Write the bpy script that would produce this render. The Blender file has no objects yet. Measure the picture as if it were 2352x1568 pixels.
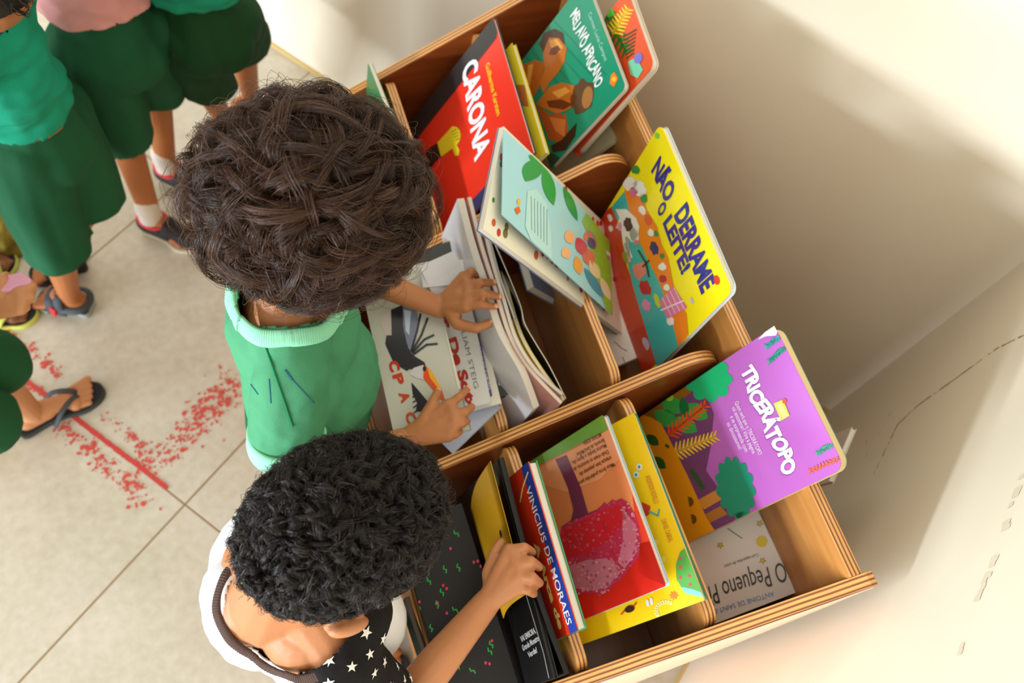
import bpy, bmesh, math, random
import numpy as np
from mathutils import Vector, Matrix, noise
from mathutils.geometry import tessellate_polygon
from mathutils.bvhtree import BVHTree

# ------------------------------------------------------------------ camera
SC = bpy.context.scene
COL = SC.collection
FPX, CX, CY, CAM_H = 1912.3, 1176.0, 784.0, 1.65
CM = np.array([[0.94327589, -0.22538747, 0.24378491],
               [-0.30658088, -0.87313086, 0.37901276],
               [0.1274314, -0.43225339, -0.89270277]])
CAM = np.array([0.0, 0.0, CAM_H])
cam_data = bpy.data.cameras.new('camera')
cam = bpy.data.objects.new('camera', cam_data)
COL.objects.link(cam)
cam_data.sensor_width = 36.0
cam_data.lens = FPX / 2352.0 * 36.0
cam_data.clip_start = 0.02
cam_data.dof.use_dof = True
cam_data.dof.focus_distance = 0.86
cam_data.dof.aperture_fstop = 5.0
R3 = Matrix(((CM[0][0], -CM[0][1], -CM[0][2]), (CM[1][0], -CM[1][1], -CM[1][2]), (CM[2][0], -CM[2][1], -CM[2][2])))
cam.matrix_world = Matrix.Translation(Vector(CAM)) @ R3.to_4x4()
SC.camera = cam

# ------------------------------------------------------------------ world, lights, exposure
SC.view_settings.view_transform = 'Standard'
SC.view_settings.look = 'None'
SC.view_settings.gamma = 1.0
SC.view_settings.use_curve_mapping = False
SC.view_settings.exposure = 0.1
SC.cycles.max_bounces = 5
SC.cycles.adaptive_threshold = 0.04
SC.cycles.diffuse_bounces = 3
SC.cycles.glossy_bounces = 2
SC.cycles.caustics_reflective = False
SC.cycles.caustics_refractive = False
world = bpy.data.worlds.new('world'); SC.world = world
world.use_nodes = True
bgn = world.node_tree.nodes['Background']
bgn.inputs[0].default_value = (1.0, 0.935, 0.83, 1)
bgn.inputs[1].default_value = 0.90


def area(name, loc, target, sx, sy, power, col):
    d = bpy.data.lights.new(name, 'AREA'); d.shape = 'RECTANGLE'; d.size = sx; d.size_y = sy
    d.energy = power; d.color = col
    o = bpy.data.objects.new(name, d); COL.objects.link(o)
    o.location = loc
    o.rotation_euler = (Vector(target) - Vector(loc)).to_track_quat('-Z', 'Y').to_euler()
    return o


# low daylight from the long sunlit opening at the children's backs, and a high window over the room
area('low_opening_daylight', (-6.5, -1.6, 0.80), (0.5, 0.3, 0.76), 6.8, 0.55, 1000, (0.80, 0.90, 1.0))
area('high_window_daylight', (-0.9, -1.7, 3.0), (0.3, 0.5, 0.3), 2.2, 1.2, 30, (0.98, 0.98, 1.0))


# ------------------------------------------------------------------ helpers
def ray(px, py):
    return CM @ np.array([px - CX, py - CY, FPX])


def W(px, py, z):
    r = ray(px, py)
    return Vector(CAM + r * (z - CAM_H) / r[2])


def WX(px, py, x):
    r = ray(px, py)
    return Vector(CAM + r * (x / r[0]))


def srgb(c):
    out = []
    for v in c[:3]:
        v = v / 255.0
        out.append(v / 12.92 if v <= 0.04045 else ((v + 0.055) / 1.055) ** 2.4)
    return (out[0], out[1], out[2], 1.0)


MATS = {}


def mat(rgb, rough=0.5, spec=0.4, bump=0.0, bscale=200.0, var=0.0, vscale=8.0, sss=0.0, coat=0.0, name=None):
    key = (tuple(rgb), rough, spec, bump, bscale, var, vscale, sss, coat)
    if key in MATS:
        return MATS[key]
    m = bpy.data.materials.new(name or 'paint_%d_%d_%d' % tuple(int(v) for v in rgb[:3]))
    m.use_nodes = True
    nt = m.node_tree
    b = nt.nodes['Principled BSDF']
    col = srgb(rgb)
    b.inputs['Base Color'].default_value = col
    b.inputs['Roughness'].default_value = rough
    b.inputs['Specular IOR Level'].default_value = spec
    if sss:
        b.inputs['Subsurface Weight'].default_value = sss
        b.inputs['Subsurface Radius'].default_value = (0.012, 0.005, 0.003)
        b.inputs['Subsurface Scale'].default_value = 0.6
    if coat:
        b.inputs['Coat Weight'].default_value = coat
        b.inputs['Coat Roughness'].default_value = 0.12
    tc = nt.nodes.new('ShaderNodeTexCoord')
    if var:
        n = nt.nodes.new('ShaderNodeTexNoise'); n.inputs['Scale'].default_value = vscale
        n.inputs['Detail'].default_value = 5
        nt.links.new(tc.outputs['Object'], n.inputs['Vector'])
        mx = nt.nodes.new('ShaderNodeMix'); mx.data_type = 'RGBA'
        mx.inputs['A'].default_value = tuple(max(0, c * (1 - var)) for c in col[:3]) + (1,)
        mx.inputs['B'].default_value = tuple(min(1, c * (1 + var)) for c in col[:3]) + (1,)
        nt.links.new(n.outputs['Fac'], mx.inputs['Factor'])
        nt.links.new(mx.outputs['Result'], b.inputs['Base Color'])
    if bump:
        n = nt.nodes.new('ShaderNodeTexNoise'); n.inputs['Scale'].default_value = bscale
        n.inputs['Detail'].default_value = 4
        nt.links.new(tc.outputs['Object'], n.inputs['Vector'])
        bp = nt.nodes.new('ShaderNodeBump'); bp.inputs['Strength'].default_value = bump
        bp.inputs['Distance'].default_value = 0.002
        nt.links.new(n.outputs['Fac'], bp.inputs['Height'])
        nt.links.new(bp.outputs['Normal'], b.inputs['Normal'])
    MATS[key] = m
    return m


def add_obj(name, me, parent=None, mats=()):
    o = bpy.data.objects.new(name, me)
    COL.objects.link(o)
    for m in mats:
        me.materials.append(m)
    if parent is not None:
        o.parent = parent
    return o


def mesh_from(name, verts, faces, smooth=False, midx=None):
    me = bpy.data.meshes.new(name)
    me.from_pydata([tuple(v) for v in verts], [], [tuple(f) for f in faces])
    if midx is not None:
        me.polygons.foreach_set('material_index', midx)
    if smooth:
        me.polygons.foreach_set('use_smooth', [True] * len(me.polygons))
    me.update()
    return me


def tag(o, label=None, cat=None, group=None, kind=None):
    if label: o['label'] = label
    if cat: o['category'] = cat
    if group: o['group'] = group
    if kind: o['kind'] = kind
    return o


def thing(name, label, cat, loc=(0, 0, 0), group=None):
    o = bpy.data.objects.new(name, None); COL.objects.link(o)
    o.empty_display_size = 0.05
    o.location = loc
    return tag(o, label, cat, group)


def put(o, parent):
    """parent keeping world coordinates (meshes are modelled in world space)"""
    if parent is None: return o
    o.parent = parent
    o.matrix_parent_inverse = Matrix.Translation(-Vector(parent.location)) if parent.type == 'EMPTY' else Matrix.Identity(4)
    return o


# ------------------------------------------------------------------ setting
WA = np.array([-0.799, -0.601, 0]); WA = WA / np.linalg.norm(WA)
WB = np.array([-0.601, 0.799, 0]); WB = WB / np.linalg.norm(WB)
WC = np.array([1.09, 0.355, 0.0])


def floor_material():
    m = bpy.data.materials.new('floor_tiles'); m.use_nodes = True
    nt = m.node_tree; N = nt.nodes; L = nt.links
    b = N['Principled BSDF']
    b.inputs['Roughness'].default_value = 0.42
    tc = N.new('ShaderNodeTexCoord')

    def dot(vec, off):
        d = N.new('ShaderNodeVectorMath'); d.operation = 'DOT_PRODUCT'
        d.inputs[1].default_value = vec
        L.new(tc.outputs['Object'], d.inputs[0])
        a = N.new('ShaderNodeMath'); a.operation = 'ADD'; a.inputs[1].default_value = off
        L.new(d.outputs['Value'], a.inputs[0])
        w = N.new('ShaderNodeMath'); w.operation = 'PINGPONG'; w.inputs[1].default_value = 0.27
        L.new(a.outputs[0], w.inputs[0])
        return w
    # object coordinates = world coordinates (mesh built in place)
    a0 = float(WC @ WA); b0 = float(WC @ WB)
    da = dot(tuple(WA), -a0 - 0.986 + 5.4)
    db = dot(tuple(WB), -b0 - 0.958 + 5.4)
    mn = N.new('ShaderNodeMath'); mn.operation = 'MINIMUM'
    L.new(da.outputs[0], mn.inputs[0]); L.new(db.outputs[0], mn.inputs[1])
    nz = N.new('ShaderNodeTexNoise'); nz.inputs['Scale'].default_value = 90
    L.new(tc.outputs['Object'], nz.inputs['Vector'])
    th = N.new('ShaderNodeMapRange')
    th.inputs['From Min'].default_value = 0.0012; th.inputs['From Max'].default_value = 0.0026
    L.new(mn.outputs[0], th.inputs['Value'])
    n1 = N.new('ShaderNodeTexNoise'); n1.inputs['Scale'].default_value = 5; n1.inputs['Detail'].default_value = 8
    n1.inputs['Roughness'].default_value = 0.65
    n2 = N.new('ShaderNodeTexNoise'); n2.inputs['Scale'].default_value = 60; n2.inputs['Detail'].default_value = 6
    for n in (n1, n2): L.new(tc.outputs['Object'], n.inputs['Vector'])
    r1 = N.new('ShaderNodeValToRGB')
    r1.color_ramp.elements[0].position = 0.3; r1.color_ramp.elements[0].color = srgb((198, 189, 170))
    r1.color_ramp.elements[1].position = 0.72; r1.color_ramp.elements[1].color = srgb((218, 212, 198))
    L.new(n1.outputs['Fac'], r1.inputs[0])
    mx0 = N.new('ShaderNodeMix'); mx0.data_type = 'RGBA'; mx0.blend_type = 'OVERLAY'; mx0.inputs['Factor'].default_value = 0.28
    L.new(r1.outputs[0], mx0.inputs['A']); L.new(n2.outputs['Fac'], mx0.inputs['B'])
    mx = N.new('ShaderNodeMix'); mx.data_type = 'RGBA'
    mx.inputs['A'].default_value = srgb((150, 122, 84))
    L.new(mx0.outputs['Result'], mx.inputs['B']); L.new(th.outputs[0], mx.inputs['Factor'])
    L.new(mx.outputs['Result'], b.inputs['Base Color'])
    bp = N.new('ShaderNodeBump'); bp.inputs['Strength'].default_value = 0.4; bp.inputs['Distance'].default_value = 0.002
    L.new(th.outputs[0], bp.inputs['Height']); L.new(bp.outputs[0], b.inputs['Normal'])
    return m


def wall_material():
    """cream enamel wall"""
    m = bpy.data.materials.new('painted_wall'); m.use_nodes = True
    nt = m.node_tree; N = nt.nodes; L = nt.links
    b = N['Principled BSDF']; b.inputs['Roughness'].default_value = 0.35
    tc = N.new('ShaderNodeTexCoord')
    n2 = N.new('ShaderNodeTexNoise'); n2.inputs['Scale'].default_value = 3; n2.inputs['Detail'].default_value = 4
    L.new(tc.outputs['Object'], n2.inputs['Vector'])
    r1 = N.new('ShaderNodeValToRGB')
    r1.color_ramp.elements[0].position = 0.3; r1.color_ramp.elements[0].color = srgb((234, 223, 200))
    r1.color_ramp.elements[1].position = 0.7; r1.color_ramp.elements[1].color = srgb((238, 229, 209))
    L.new(n2.outputs['Fac'], r1.inputs[0])
    L.new(r1.outputs[0], b.inputs['Base Color'])
    bp = N.new('ShaderNodeBump'); bp.inputs['Strength'].default_value = 0.08; bp.inputs['Distance'].default_value = 0.004
    L.new(n2.outputs['Fac'], bp.inputs['Height']); L.new(bp.outputs[0], b.inputs['Normal'])
    return m


def boxw(c, a, b, h, t=(0, 0, 0)):
    """verts/faces of the prism on parallelogram c, c+a, c+a+b, c+b raised by h"""
    c = np.array(c, float); a = np.array(a, float); b = np.array(b, float); h = np.array(h, float)
    v = [c, c + a, c + a + b, c + b, c + h, c + a + h, c + a + b + h, c + b + h]
    f = [(0, 3, 2, 1), (4, 5, 6, 7), (0, 1, 5, 4), (1, 2, 6, 5), (2, 3, 7, 6), (3, 0, 4, 7)]
    return v, f


def merge(parts):
    V = []; F = []; MI = []
    for p in parts:
        v, f = p[0], p[1]; mi = p[2] if len(p) > 2 else 0
        o = len(V); V += [tuple(x) for x in v]; F += [tuple(i + o for i in q) for q in f]; MI += [mi] * len(f)
    return V, F, MI


rng = random.Random(7)
fl = mesh_from('floor', *boxw(WC + WA * -0.1 + WB * -0.1 - np.array([0, 0, 0.05]), WA * 4.2, WB * 4.2, (0, 0, 0.05)))
o = add_obj('floor', fl, None, [floor_material()]); tag(o, kind='structure')
WMAT = wall_material()
UPZ = np.array([0, 0, 1.0])
v, f, mi = merge([boxw(WC - WA * 0.1, WA * 0.1, WB * 4.1, (0, 0, 2.6))])
o = add_obj('wall_back', mesh_from('wall_back', v, f, midx=mi), None, [WMAT]); tag(o, kind='structure')


def strip_on_wall(pts, wd, mi, jag=0.3):
    """irregular crack strips on the wall at the right; pts in (along WA, z)"""
    out = []
    for (s0, z0), (s1, z1) in zip(pts, pts[1:]):
        n = max(2, int(math.hypot(s1 - s0, z1 - z0) / 0.006))
        for i in range(n):
            if rng.random() < jag: continue
            t0, t1 = i / n, (i + 1) / n
            w = wd * rng.uniform(0.4, 1.2); off = rng.uniform(-wd, wd) * 0.4
            a = np.array([s0 + (s1 - s0) * t0, z0 + (z1 - z0) * t0]); bb = np.array([s0 + (s1 - s0) * t1, z0 + (z1 - z0) * t1])
            d = (bb - a) / np.linalg.norm(bb - a); nn = np.array([-d[1], d[0]])
            q = [a + nn * (off + w), a + nn * (off - w), bb + nn * (off - w), bb + nn * (off + w)]
            out.append(([WC + WA * s + UPZ * z + WB * 0.0006 for s, z in q], [(0, 1, 2, 3)], mi))
    return out


def onW2(px, py):
    r = ray(px, py); k = ((WC - CAM) @ WB) / (r @ WB); P = CAM + r * k
    return (float((P - WC) @ WA), float(P[2]))


cr = strip_on_wall([onW2(2007, 1090), onW2(2062, 975), onW2(2107, 932), onW2(2180, 880), onW2(2290, 800), onW2(2352, 770)], 0.0013, 1, 0.15)
cr += strip_on_wall([onW2(2350, 1080), onW2(2300, 1240), onW2(2245, 1380)], 0.005, 2, 0.45)
cr += strip_on_wall([onW2(2225, 1450), onW2(2180, 1560)], 0.003, 2, 0.6)
cr += strip_on_wall([onW2(1990, 1010), onW2(1992, 1050), onW2(2050, 940)], 0.0006, 1, 0.7)
v, f, mi = merge([boxw(WC - WB * 0.1 - WA * 0.1, WA * 3.2, WB * 0.1, (0, 0, 2.6))] + cr)
o = add_obj('wall_right', mesh_from('wall_right', v, f, midx=mi), None,
            [WMAT, mat((150, 118, 72), 0.7), mat((214, 202, 178), 0.8)]); tag(o, kind='structure')
v, f = boxw(WC + WA * 0.0, WA * 0.006, WB * 4.0, (0, 0, 0.012))
o = add_obj('baseboard_back', mesh_from('baseboard_back', v, f), None, [mat((205, 178, 120), 0.6)]); tag(o, kind='structure')
v, f = boxw(WC + WA * 0.006, WA * 3.0, WB * 0.006, (0, 0, 0.012))
o = add_obj('baseboard_right', mesh_from('baseboard_right', v, f), None, [mat((205, 178, 120), 0.6)]); tag(o, kind='structure')

# ------------------------------------------------------------------ red paint on the floor
def paint_blob(c, r, rg, n=7, z=0.0006):
    a0 = rg.uniform(0, 6.28); st = rg.uniform(0.4, 1.0); an = rg.uniform(0, 3.14)
    pts = []
    for i in range(n):
        a = a0 + i * 6.283 / n; rr = r * rg.uniform(0.45, 1.3)
        x, y = rr * math.cos(a), rr * math.sin(a) * st
        pts.append((c[0] + x * math.cos(an) - y * math.sin(an), c[1] + x * math.sin(an) + y * math.cos(an), z))
    zz = z + rg.uniform(-.0003, .0006)
    return [(p[0], p[1], zz) for p in pts], [tuple(range(n))], 0


def red_marks():
    rg = random.Random(3)
    parts = []
    # dabs along both sides of the painted joint and along a branch that climbs to the right
    strokes = [
        ([(10, 760), (70, 800), (100, 830), (150, 865)], 16, 70),
        ([(235, 955), (300, 1000), (330, 1025)], 14, 55), ([(45, 880), (100, 900)], 12, 30),
        ([(130, 965), (200, 1020), (260, 1085), (335, 1145)], 34, 190),
        ([(330, 1070), (400, 1030), (470, 950), (535, 855)], 42, 230), ([(440, 980), (500, 930), (540, 880)], 40, 130),
    ]
    for pts, wd, n in strokes:
        for i in range(n):
            k = rg.randrange(len(pts) - 1); t = rg.random()
            p = (pts[k][0] * (1 - t) + pts[k + 1][0] * t + rg.gauss(0, wd * 0.45), pts[k][1] * (1 - t) + pts[k + 1][1] * t + rg.gauss(0, wd * 0.45))
            c = W(p[0], p[1], 0)
            parts.append(paint_blob(c, rg.choice([0.0014, 0.002, 0.0028, 0.004, 0.0055]), rg))
            if rg.random() < 0.4:
                parts.append(paint_blob((c[0] + rg.uniform(-.006, .006), c[1] + rg.uniform(-.006, .006)), rg.uniform(.0015, .004), rg))
    v, f, mi = merge(parts)
    o = add_obj('paint_dabs', mesh_from('paint_dabs', v, f), None, [mat((214, 84, 74), 0.6)])
    tag(o, 'scattered red paint dabs rubbed on the beige floor tiles', 'paint mark', kind='stuff')
    # red line filling the tile joint
    A = np.array(W(0, 828, 0)); B = np.array(W(386, 1122, 0))
    d = B - A; L = np.linalg.norm(d); d = d / L; nn = np.array([-d[1], d[0], 0])
    n = 120; vs = []
    for i in range(n + 1):
        c = A + d * L * i / n
        w1 = 0.0052 + rg.uniform(-.0009, .0009); w2 = 0.0048 + rg.uniform(-.0009, .0009)
        if i == n: w1 *= .5; w2 *= .5
        vs += [tuple(c + nn * w1 + UPZ * .0008), tuple(c - nn * w2 + UPZ * .0008)]
    fs = [(2 * i, 2 * i + 1, 2 * i + 3, 2 * i + 2) for i in range(n)]
    o = add_obj('painted_line', mesh_from('painted_line', vs, fs), None, [mat((205, 72, 66), 0.55, var=.12, vscale=90)])
    tag(o, 'straight red line painted along the joint between floor tiles', 'painted line')


red_marks()


# ------------------------------------------------------------------ bookcase
def ply_material(local_axis, period, veneer, veneer2, name):
    """plywood: layered stripes on the edges, varnished veneer on the faces"""
    m = bpy.data.materials.new(name); m.use_nodes = True
    nt = m.node_tree; N = nt.nodes; L = nt.links
    b = N['Principled BSDF']; b.inputs['Roughness'].default_value = 0.3
    b.inputs['Coat Weight'].default_value = 0.25; b.inputs['Coat Roughness'].default_value = 0.2
    tc = N.new('ShaderNodeTexCoord'); sx = N.new('ShaderNodeSeparateXYZ')
    L.new(tc.outputs['Object'], sx.inputs[0])
    comp = sx.outputs['XYZ'.index(local_axis)]
    # warp the layers slightly
    nz = N.new('ShaderNodeTexNoise'); nz.inputs['Scale'].default_value = 14
    L.new(tc.outputs['Object'], nz.inputs['Vector'])
    wp = N.new('ShaderNodeMath'); wp.operation = 'MULTIPLY_ADD'; wp.inputs[1].default_value = 0.0014
    L.new(nz.outputs['Fac'], wp.inputs[0]); L.new(comp, wp.inputs[2])
    mu = N.new('ShaderNodeMath'); mu.operation = 'MULTIPLY'; mu.inputs[1].default_value = 2 * math.pi / period
    L.new(wp.outputs[0], mu.inputs[0])
    si = N.new('ShaderNodeMath'); si.operation = 'SINE'; L.new(mu.outputs[0], si.inputs[0])
    rp = N.new('ShaderNodeValToRGB')
    e = rp.color_ramp.elements
    e[0].position = 0.0; e[0].color = srgb((112, 62, 26)); e[1].position = 0.62; e[1].color = srgb((222, 165, 96))
    k = e.new(0.28); k.color = srgb((178, 112, 56))
    mr = N.new('ShaderNodeMapRange'); mr.inputs['From Min'].default_value = -1; mr.inputs['From Max'].default_value = 1
    L.new(si.outputs[0], mr.inputs['Value']); L.new(mr.outputs[0], rp.inputs[0])
    # fibre noise along the edge
    st = N.new('ShaderNodeMapping'); st.inputs['Scale'].default_value = tuple(900 if c == local_axis else 30 for c in 'XYZ')
    L.new(tc.outputs['Object'], st.inputs['Vector'])
    nf = N.new('ShaderNodeTexNoise'); nf.inputs['Scale'].default_value = 1; nf.inputs['Detail'].default_value = 4
    L.new(st.outputs[0], nf.inputs['Vector'])
    ed = N.new('ShaderNodeMix'); ed.data_type = 'RGBA'; ed.blend_type = 'OVERLAY'; ed.inputs['Factor'].default_value = 0.45
    L.new(rp.outputs[0], ed.inputs['A']); L.new(nf.outputs['Fac'], ed.inputs['B'])
    # veneer grain running along the board
    gm = N.new('ShaderNodeMapping')
    gm.inputs['Scale'].default_value = {'X': (60, 2.5, 60), 'Y': (2.5, 60, 60), 'Z': (40, 4, 60)}[local_axis]
    L.new(tc.outputs['Object'], gm.inputs['Vector'])
    gn = N.new('ShaderNodeTexNoise'); gn.inputs['Scale'].default_value = 1; gn.inputs['Detail'].default_value = 6; gn.inputs['Distortion'].default_value = 0.4
    L.new(gm.outputs[0], gn.inputs['Vector'])
    gr = N.new('ShaderNodeValToRGB'); gr.color_ramp.elements[0].position = 0.3; gr.color_ramp.elements[1].position = 0.75
    gr.color_ramp.elements[0].color = srgb(veneer); gr.color_ramp.elements[1].color = srgb(veneer2)
    L.new(gn.outputs['Fac'], gr.inputs[0])
    ge = N.new('ShaderNodeSeparateXYZ'); L.new(tc.outputs['Normal'], ge.inputs[0])
    ab = N.new('ShaderNodeMath'); ab.operation = 'ABSOLUTE'; L.new(ge.outputs['XYZ'.index(local_axis)], ab.inputs[0])
    gt = N.new('ShaderNodeMath'); gt.operation = 'GREATER_THAN'; gt.inputs[1].default_value = 0.6
    L.new(ab.outputs[0], gt.inputs[0])
    mx = N.new('ShaderNodeMix'); mx.data_type = 'RGBA'
    L.new(gt.outputs[0], mx.inputs['Factor']); L.new(ed.outputs['Result'], mx.inputs['A']); L.new(gr.outputs[0], mx.inputs['B'])
    L.new(mx.outputs['Result'], b.inputs['Base Color'])
    return m


SLOPE = math.tan(math.radians(28.7)); XB, ZB = 0.549, 0.735


def ztop(x): return ZB - SLOPE * (XB - x)


def extrude_profile(prof, axis, c0, c1):
    """prof: 2D outline (CCW); axis 'Y': (x,z) outline extruded over y; axis 'X': (y,z) outline over x"""
    n = len(prof); v = []
    for c in (c0, c1):
        for (p, q) in prof:
            v.append((p, c, q) if axis == 'Y' else (c, p, q))
    tris = tessellate_polygon([[Vector((p, q, 0)) for p, q in prof]])
    f = [tuple(t) for t in tris] + [tuple(i + n for i in reversed(t)) for t in tris]
    f += [(i, (i + 1) % n, (i + 1) % n + n, i + n) for i in range(n)]
    return v, f


def arc(cx, cy, r, a0, a1, n=7):
    return [(cx + r * math.cos(math.radians(a0 + (a1 - a0) * i / n)), cy + r * math.sin(math.radians(a0 + (a1 - a0) * i / n))) for i in range(n + 1)]


def solid(name, parts, parent, mats, bevel=0.0012, smooth=False):
    v, f, mi = merge(parts)
    me = mesh_from(name, v, f, midx=mi)
    bm = bmesh.new(); bm.from_mesh(me); bmesh.ops.recalc_face_normals(bm, faces=bm.faces)
    bm.to_mesh(me); bm.free()
    o = add_obj(name, me, None, mats)
    if parent is not None: put(o, parent)
    if bevel:
        md = o.modifiers.new('edge', 'BEVEL'); md.width = bevel; md.segments = 2; md.limit_method = 'ANGLE'; md.angle_limit = math.radians(50)
    return o


PLY_Y = ply_material('Y', 0.0058, (122, 56, 22), (150, 76, 32), 'plywood_cross')
PLY_X = ply_material('X', 0.0052, (186, 122, 58), (206, 146, 80), 'plywood_long')
PLY_Z = ply_material('Z', 0.006, (150, 92, 44), (176, 116, 60), 'plywood_flat')
case = thing('bookcase', 'low plywood bookcase of three rows of sloping bins set across the room corner', 'bookcase', (0.3, 0.5, 0.0))
YP = [0.007, 0.332, 0.665, 1.000]      # room-side face of the four cross panels (thickness runs to -y)
TH = 0.017
XF, XBK = 0.082, 0.536
for i, y in enumerate(YP):
    zf = ztop(XF)
    r = 0.035
    if i in (1, 2):
        zt = ztop(XBK - 0.0) - 0.004
        prof = [(XF, 0.03), (XBK, 0.03)] + [(XBK, zt - 0.075)]
        prof += arc(XBK - 0.045, zt - 0.078, 0.045, 0, 112, 9)
        prof += [(XF + 0.02, ztop(XF + 0.02)), (XF + 0.006, zf - 0.004), (XF, zf - 0.015)]
    else:
        xe = 0.562 if i == 0 else XBK + .016
        prof = [(XF - .004, 0.0), (xe, 0.0), (xe, ztop(xe) - 0.004), (xe - 0.008, ztop(xe - .008)),
                (XF + 0.012, ztop(XF + 0.012)), (XF - .004, zf - 0.012)]
    solid('side_panel' if i in (0, 3) else 'cross_panel', [extrude_profile(prof, 'Y', y - TH, y)], case, [PLY_Y])
for x, name, z0, z1 in ((XBK, 'back_panel', 0.03, ztop(XBK) + 0.006), (XF - 0.0, 'front_panel', 0.06, ztop(XF) - 0.008)):
    t = 0.016 if name == 'back_panel' else -0.012
    y1 = YP[3] - TH
    solid(name, [boxw((x, YP[0], z0), (t, 0, 0), (0, y1 - YP[0], 0), (0, 0, z1 - z0))], case, [PLY_X])
for row in range(3):
    y0, y1 = YP[row], YP[row + 1] - TH
    for k, x in enumerate((0.245, 0.395)):
        t = 0.0145; zt = ztop(x) - 0.003; r = 0.024
        prof = [(y0, 0.10), (y1, 0.10)] + arc(y1 - r, zt - r, r, 0, 90) + arc(y0 + r, zt - r, r, 90, 180)
        solid('divider', [extrude_profile(prof, 'X', x - t / 2, x + t / 2)], case, [PLY_X])
    for k, (xa, xb, z) in enumerate(((XF, 0.2377, 0.335), (0.2522, 0.3877, 0.415), (0.4022, XBK, 0.495))):
        solid('bin_floor', [boxw((xa, y0, z - 0.012), (xb - xa, 0, 0), (0, y1 - y0, 0), (0, 0, 0.012))], case, [PLY_Z])
# pink laminate skin on the outer side of the near end panel, bowed away from the plywood
lam = []
NX, NZ = 30, 14
vs = []
for side in (0, 1):
    for i in range(NX + 1):
        x = XF - 0.004 + (0.560 - XF) * i / NX
        B = 0.017 * max(0.0, min(1.0, (0.556 - x) / 0.30)) ** 0.7
        for j in range(NZ + 1):
            d = (ztop(x) - 0.006 - 0.02) * (j / NZ) ** 1.6
            y = YP[0] - TH - 0.0006 - B * (1 - math.exp(-d / 0.02)) - side * 0.0012
            vs.append((x, y, ztop(x) - 0.004 - d))
st = NZ + 1; K = (NX + 1) * st
fs = []
for i in range(NX):
    for j in range(NZ):
        a = i * st + j
        fs.append((a, a + 1, a + 1 + st, a + st)); fs.append((K + a, K + a + st, K + a + 1 + st, K + a + 1))
for i in range(NX):
    for j in (0, NZ):
        a = i * st + j; fs.append((a, a + st, K + a + st, K + a))
o = solid('laminate_skin', [(vs, fs)], case, [mat((236, 188, 158), 0.25, coat=0.3)], bevel=0)
o.data.polygons.foreach_set('use_smooth', [True] * len(o.data.polygons))
o['label'] = 'glossy salmon pink laminate on the end panel'

# ------------------------------------------------------------------ books
def page_material():
    m = bpy.data.materials.new('page_edges'); m.use_nodes = True
    nt = m.node_tree; N = nt.nodes; L = nt.links
    b = N['Principled BSDF']; b.inputs['Roughness'].default_value = 0.8
    at = N.new('ShaderNodeAttribute'); at.attribute_name = 'lay'
    mu = N.new('ShaderNodeMath'); mu.operation = 'MULTIPLY'; mu.inputs[1].default_value = 9000
    L.new(at.outputs['Fac'], mu.inputs[0])
    nz = N.new('ShaderNodeTexNoise'); nz.noise_dimensions = '1D'; nz.inputs['Scale'].default_value = 1.0
    L.new(mu.outputs[0], nz.inputs['W'])
    r = N.new('ShaderNodeValToRGB'); r.color_ramp.elements[0].position = .3; r.color_ramp.elements[1].position = .62
    r.color_ramp.elements[0].color = srgb((172, 160, 142)); r.color_ramp.elements[1].color = srgb((236, 230, 218))
    L.new(nz.outputs['Fac'], r.inputs[0]); L.new(r.outputs[0], b.inputs['Base Color'])
    return m


PAGES = page_material()
_text_cache = {}


def text_mesh(s, bold=0.0, shear=0.0, spacing=1.0):
    key = (s, bold, shear, spacing)
    if key in _text_cache: return _text_cache[key]
    cu = bpy.data.curves.new('lettering', 'FONT')
    cu.body = s; cu.size = 1.0; cu.offset = bold; cu.shear = shear; cu.space_character = spacing
    cu.resolution_u = 3; cu.fill_mode = 'FRONT'
    ob = bpy.data.objects.new('lettering', cu)
    COL.objects.link(ob)
    bpy.context.view_layer.update()
    me = bpy.data.meshes.new_from_object(ob.evaluated_get(bpy.context.evaluated_depsgraph_get()))
    V = np.array([v.co[:2] for v in me.vertices]); F = [tuple(p.vertices) for p in me.polygons]
    bpy.data.objects.remove(ob); bpy.data.curves.remove(cu); bpy.data.meshes.remove(me)
    _text_cache[key] = (V, F)
    return V, F


def lean(A, B, E, z, dz=0.0):
    PA = np.array(W(A[0], A[1], z)); PB = np.array(W(B[0], B[1], z + dz)); u = PB - PA; w = np.linalg.norm(u); u = u / w
    nn = np.cross(ray(*A), ray(*E)); v = np.cross(u, nn); v /= np.linalg.norm(v)
    P2 = PA + v * .02 - CAM; c = CM.T @ P2
    q = np.array([CX + FPX * c[0] / c[2] - A[0], CY + FPX * c[1] / c[2] - A[1]])
    if q @ (np.array(E) - np.array(A)) < 0: v = -v
    return PA, PB, u, v, w


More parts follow.
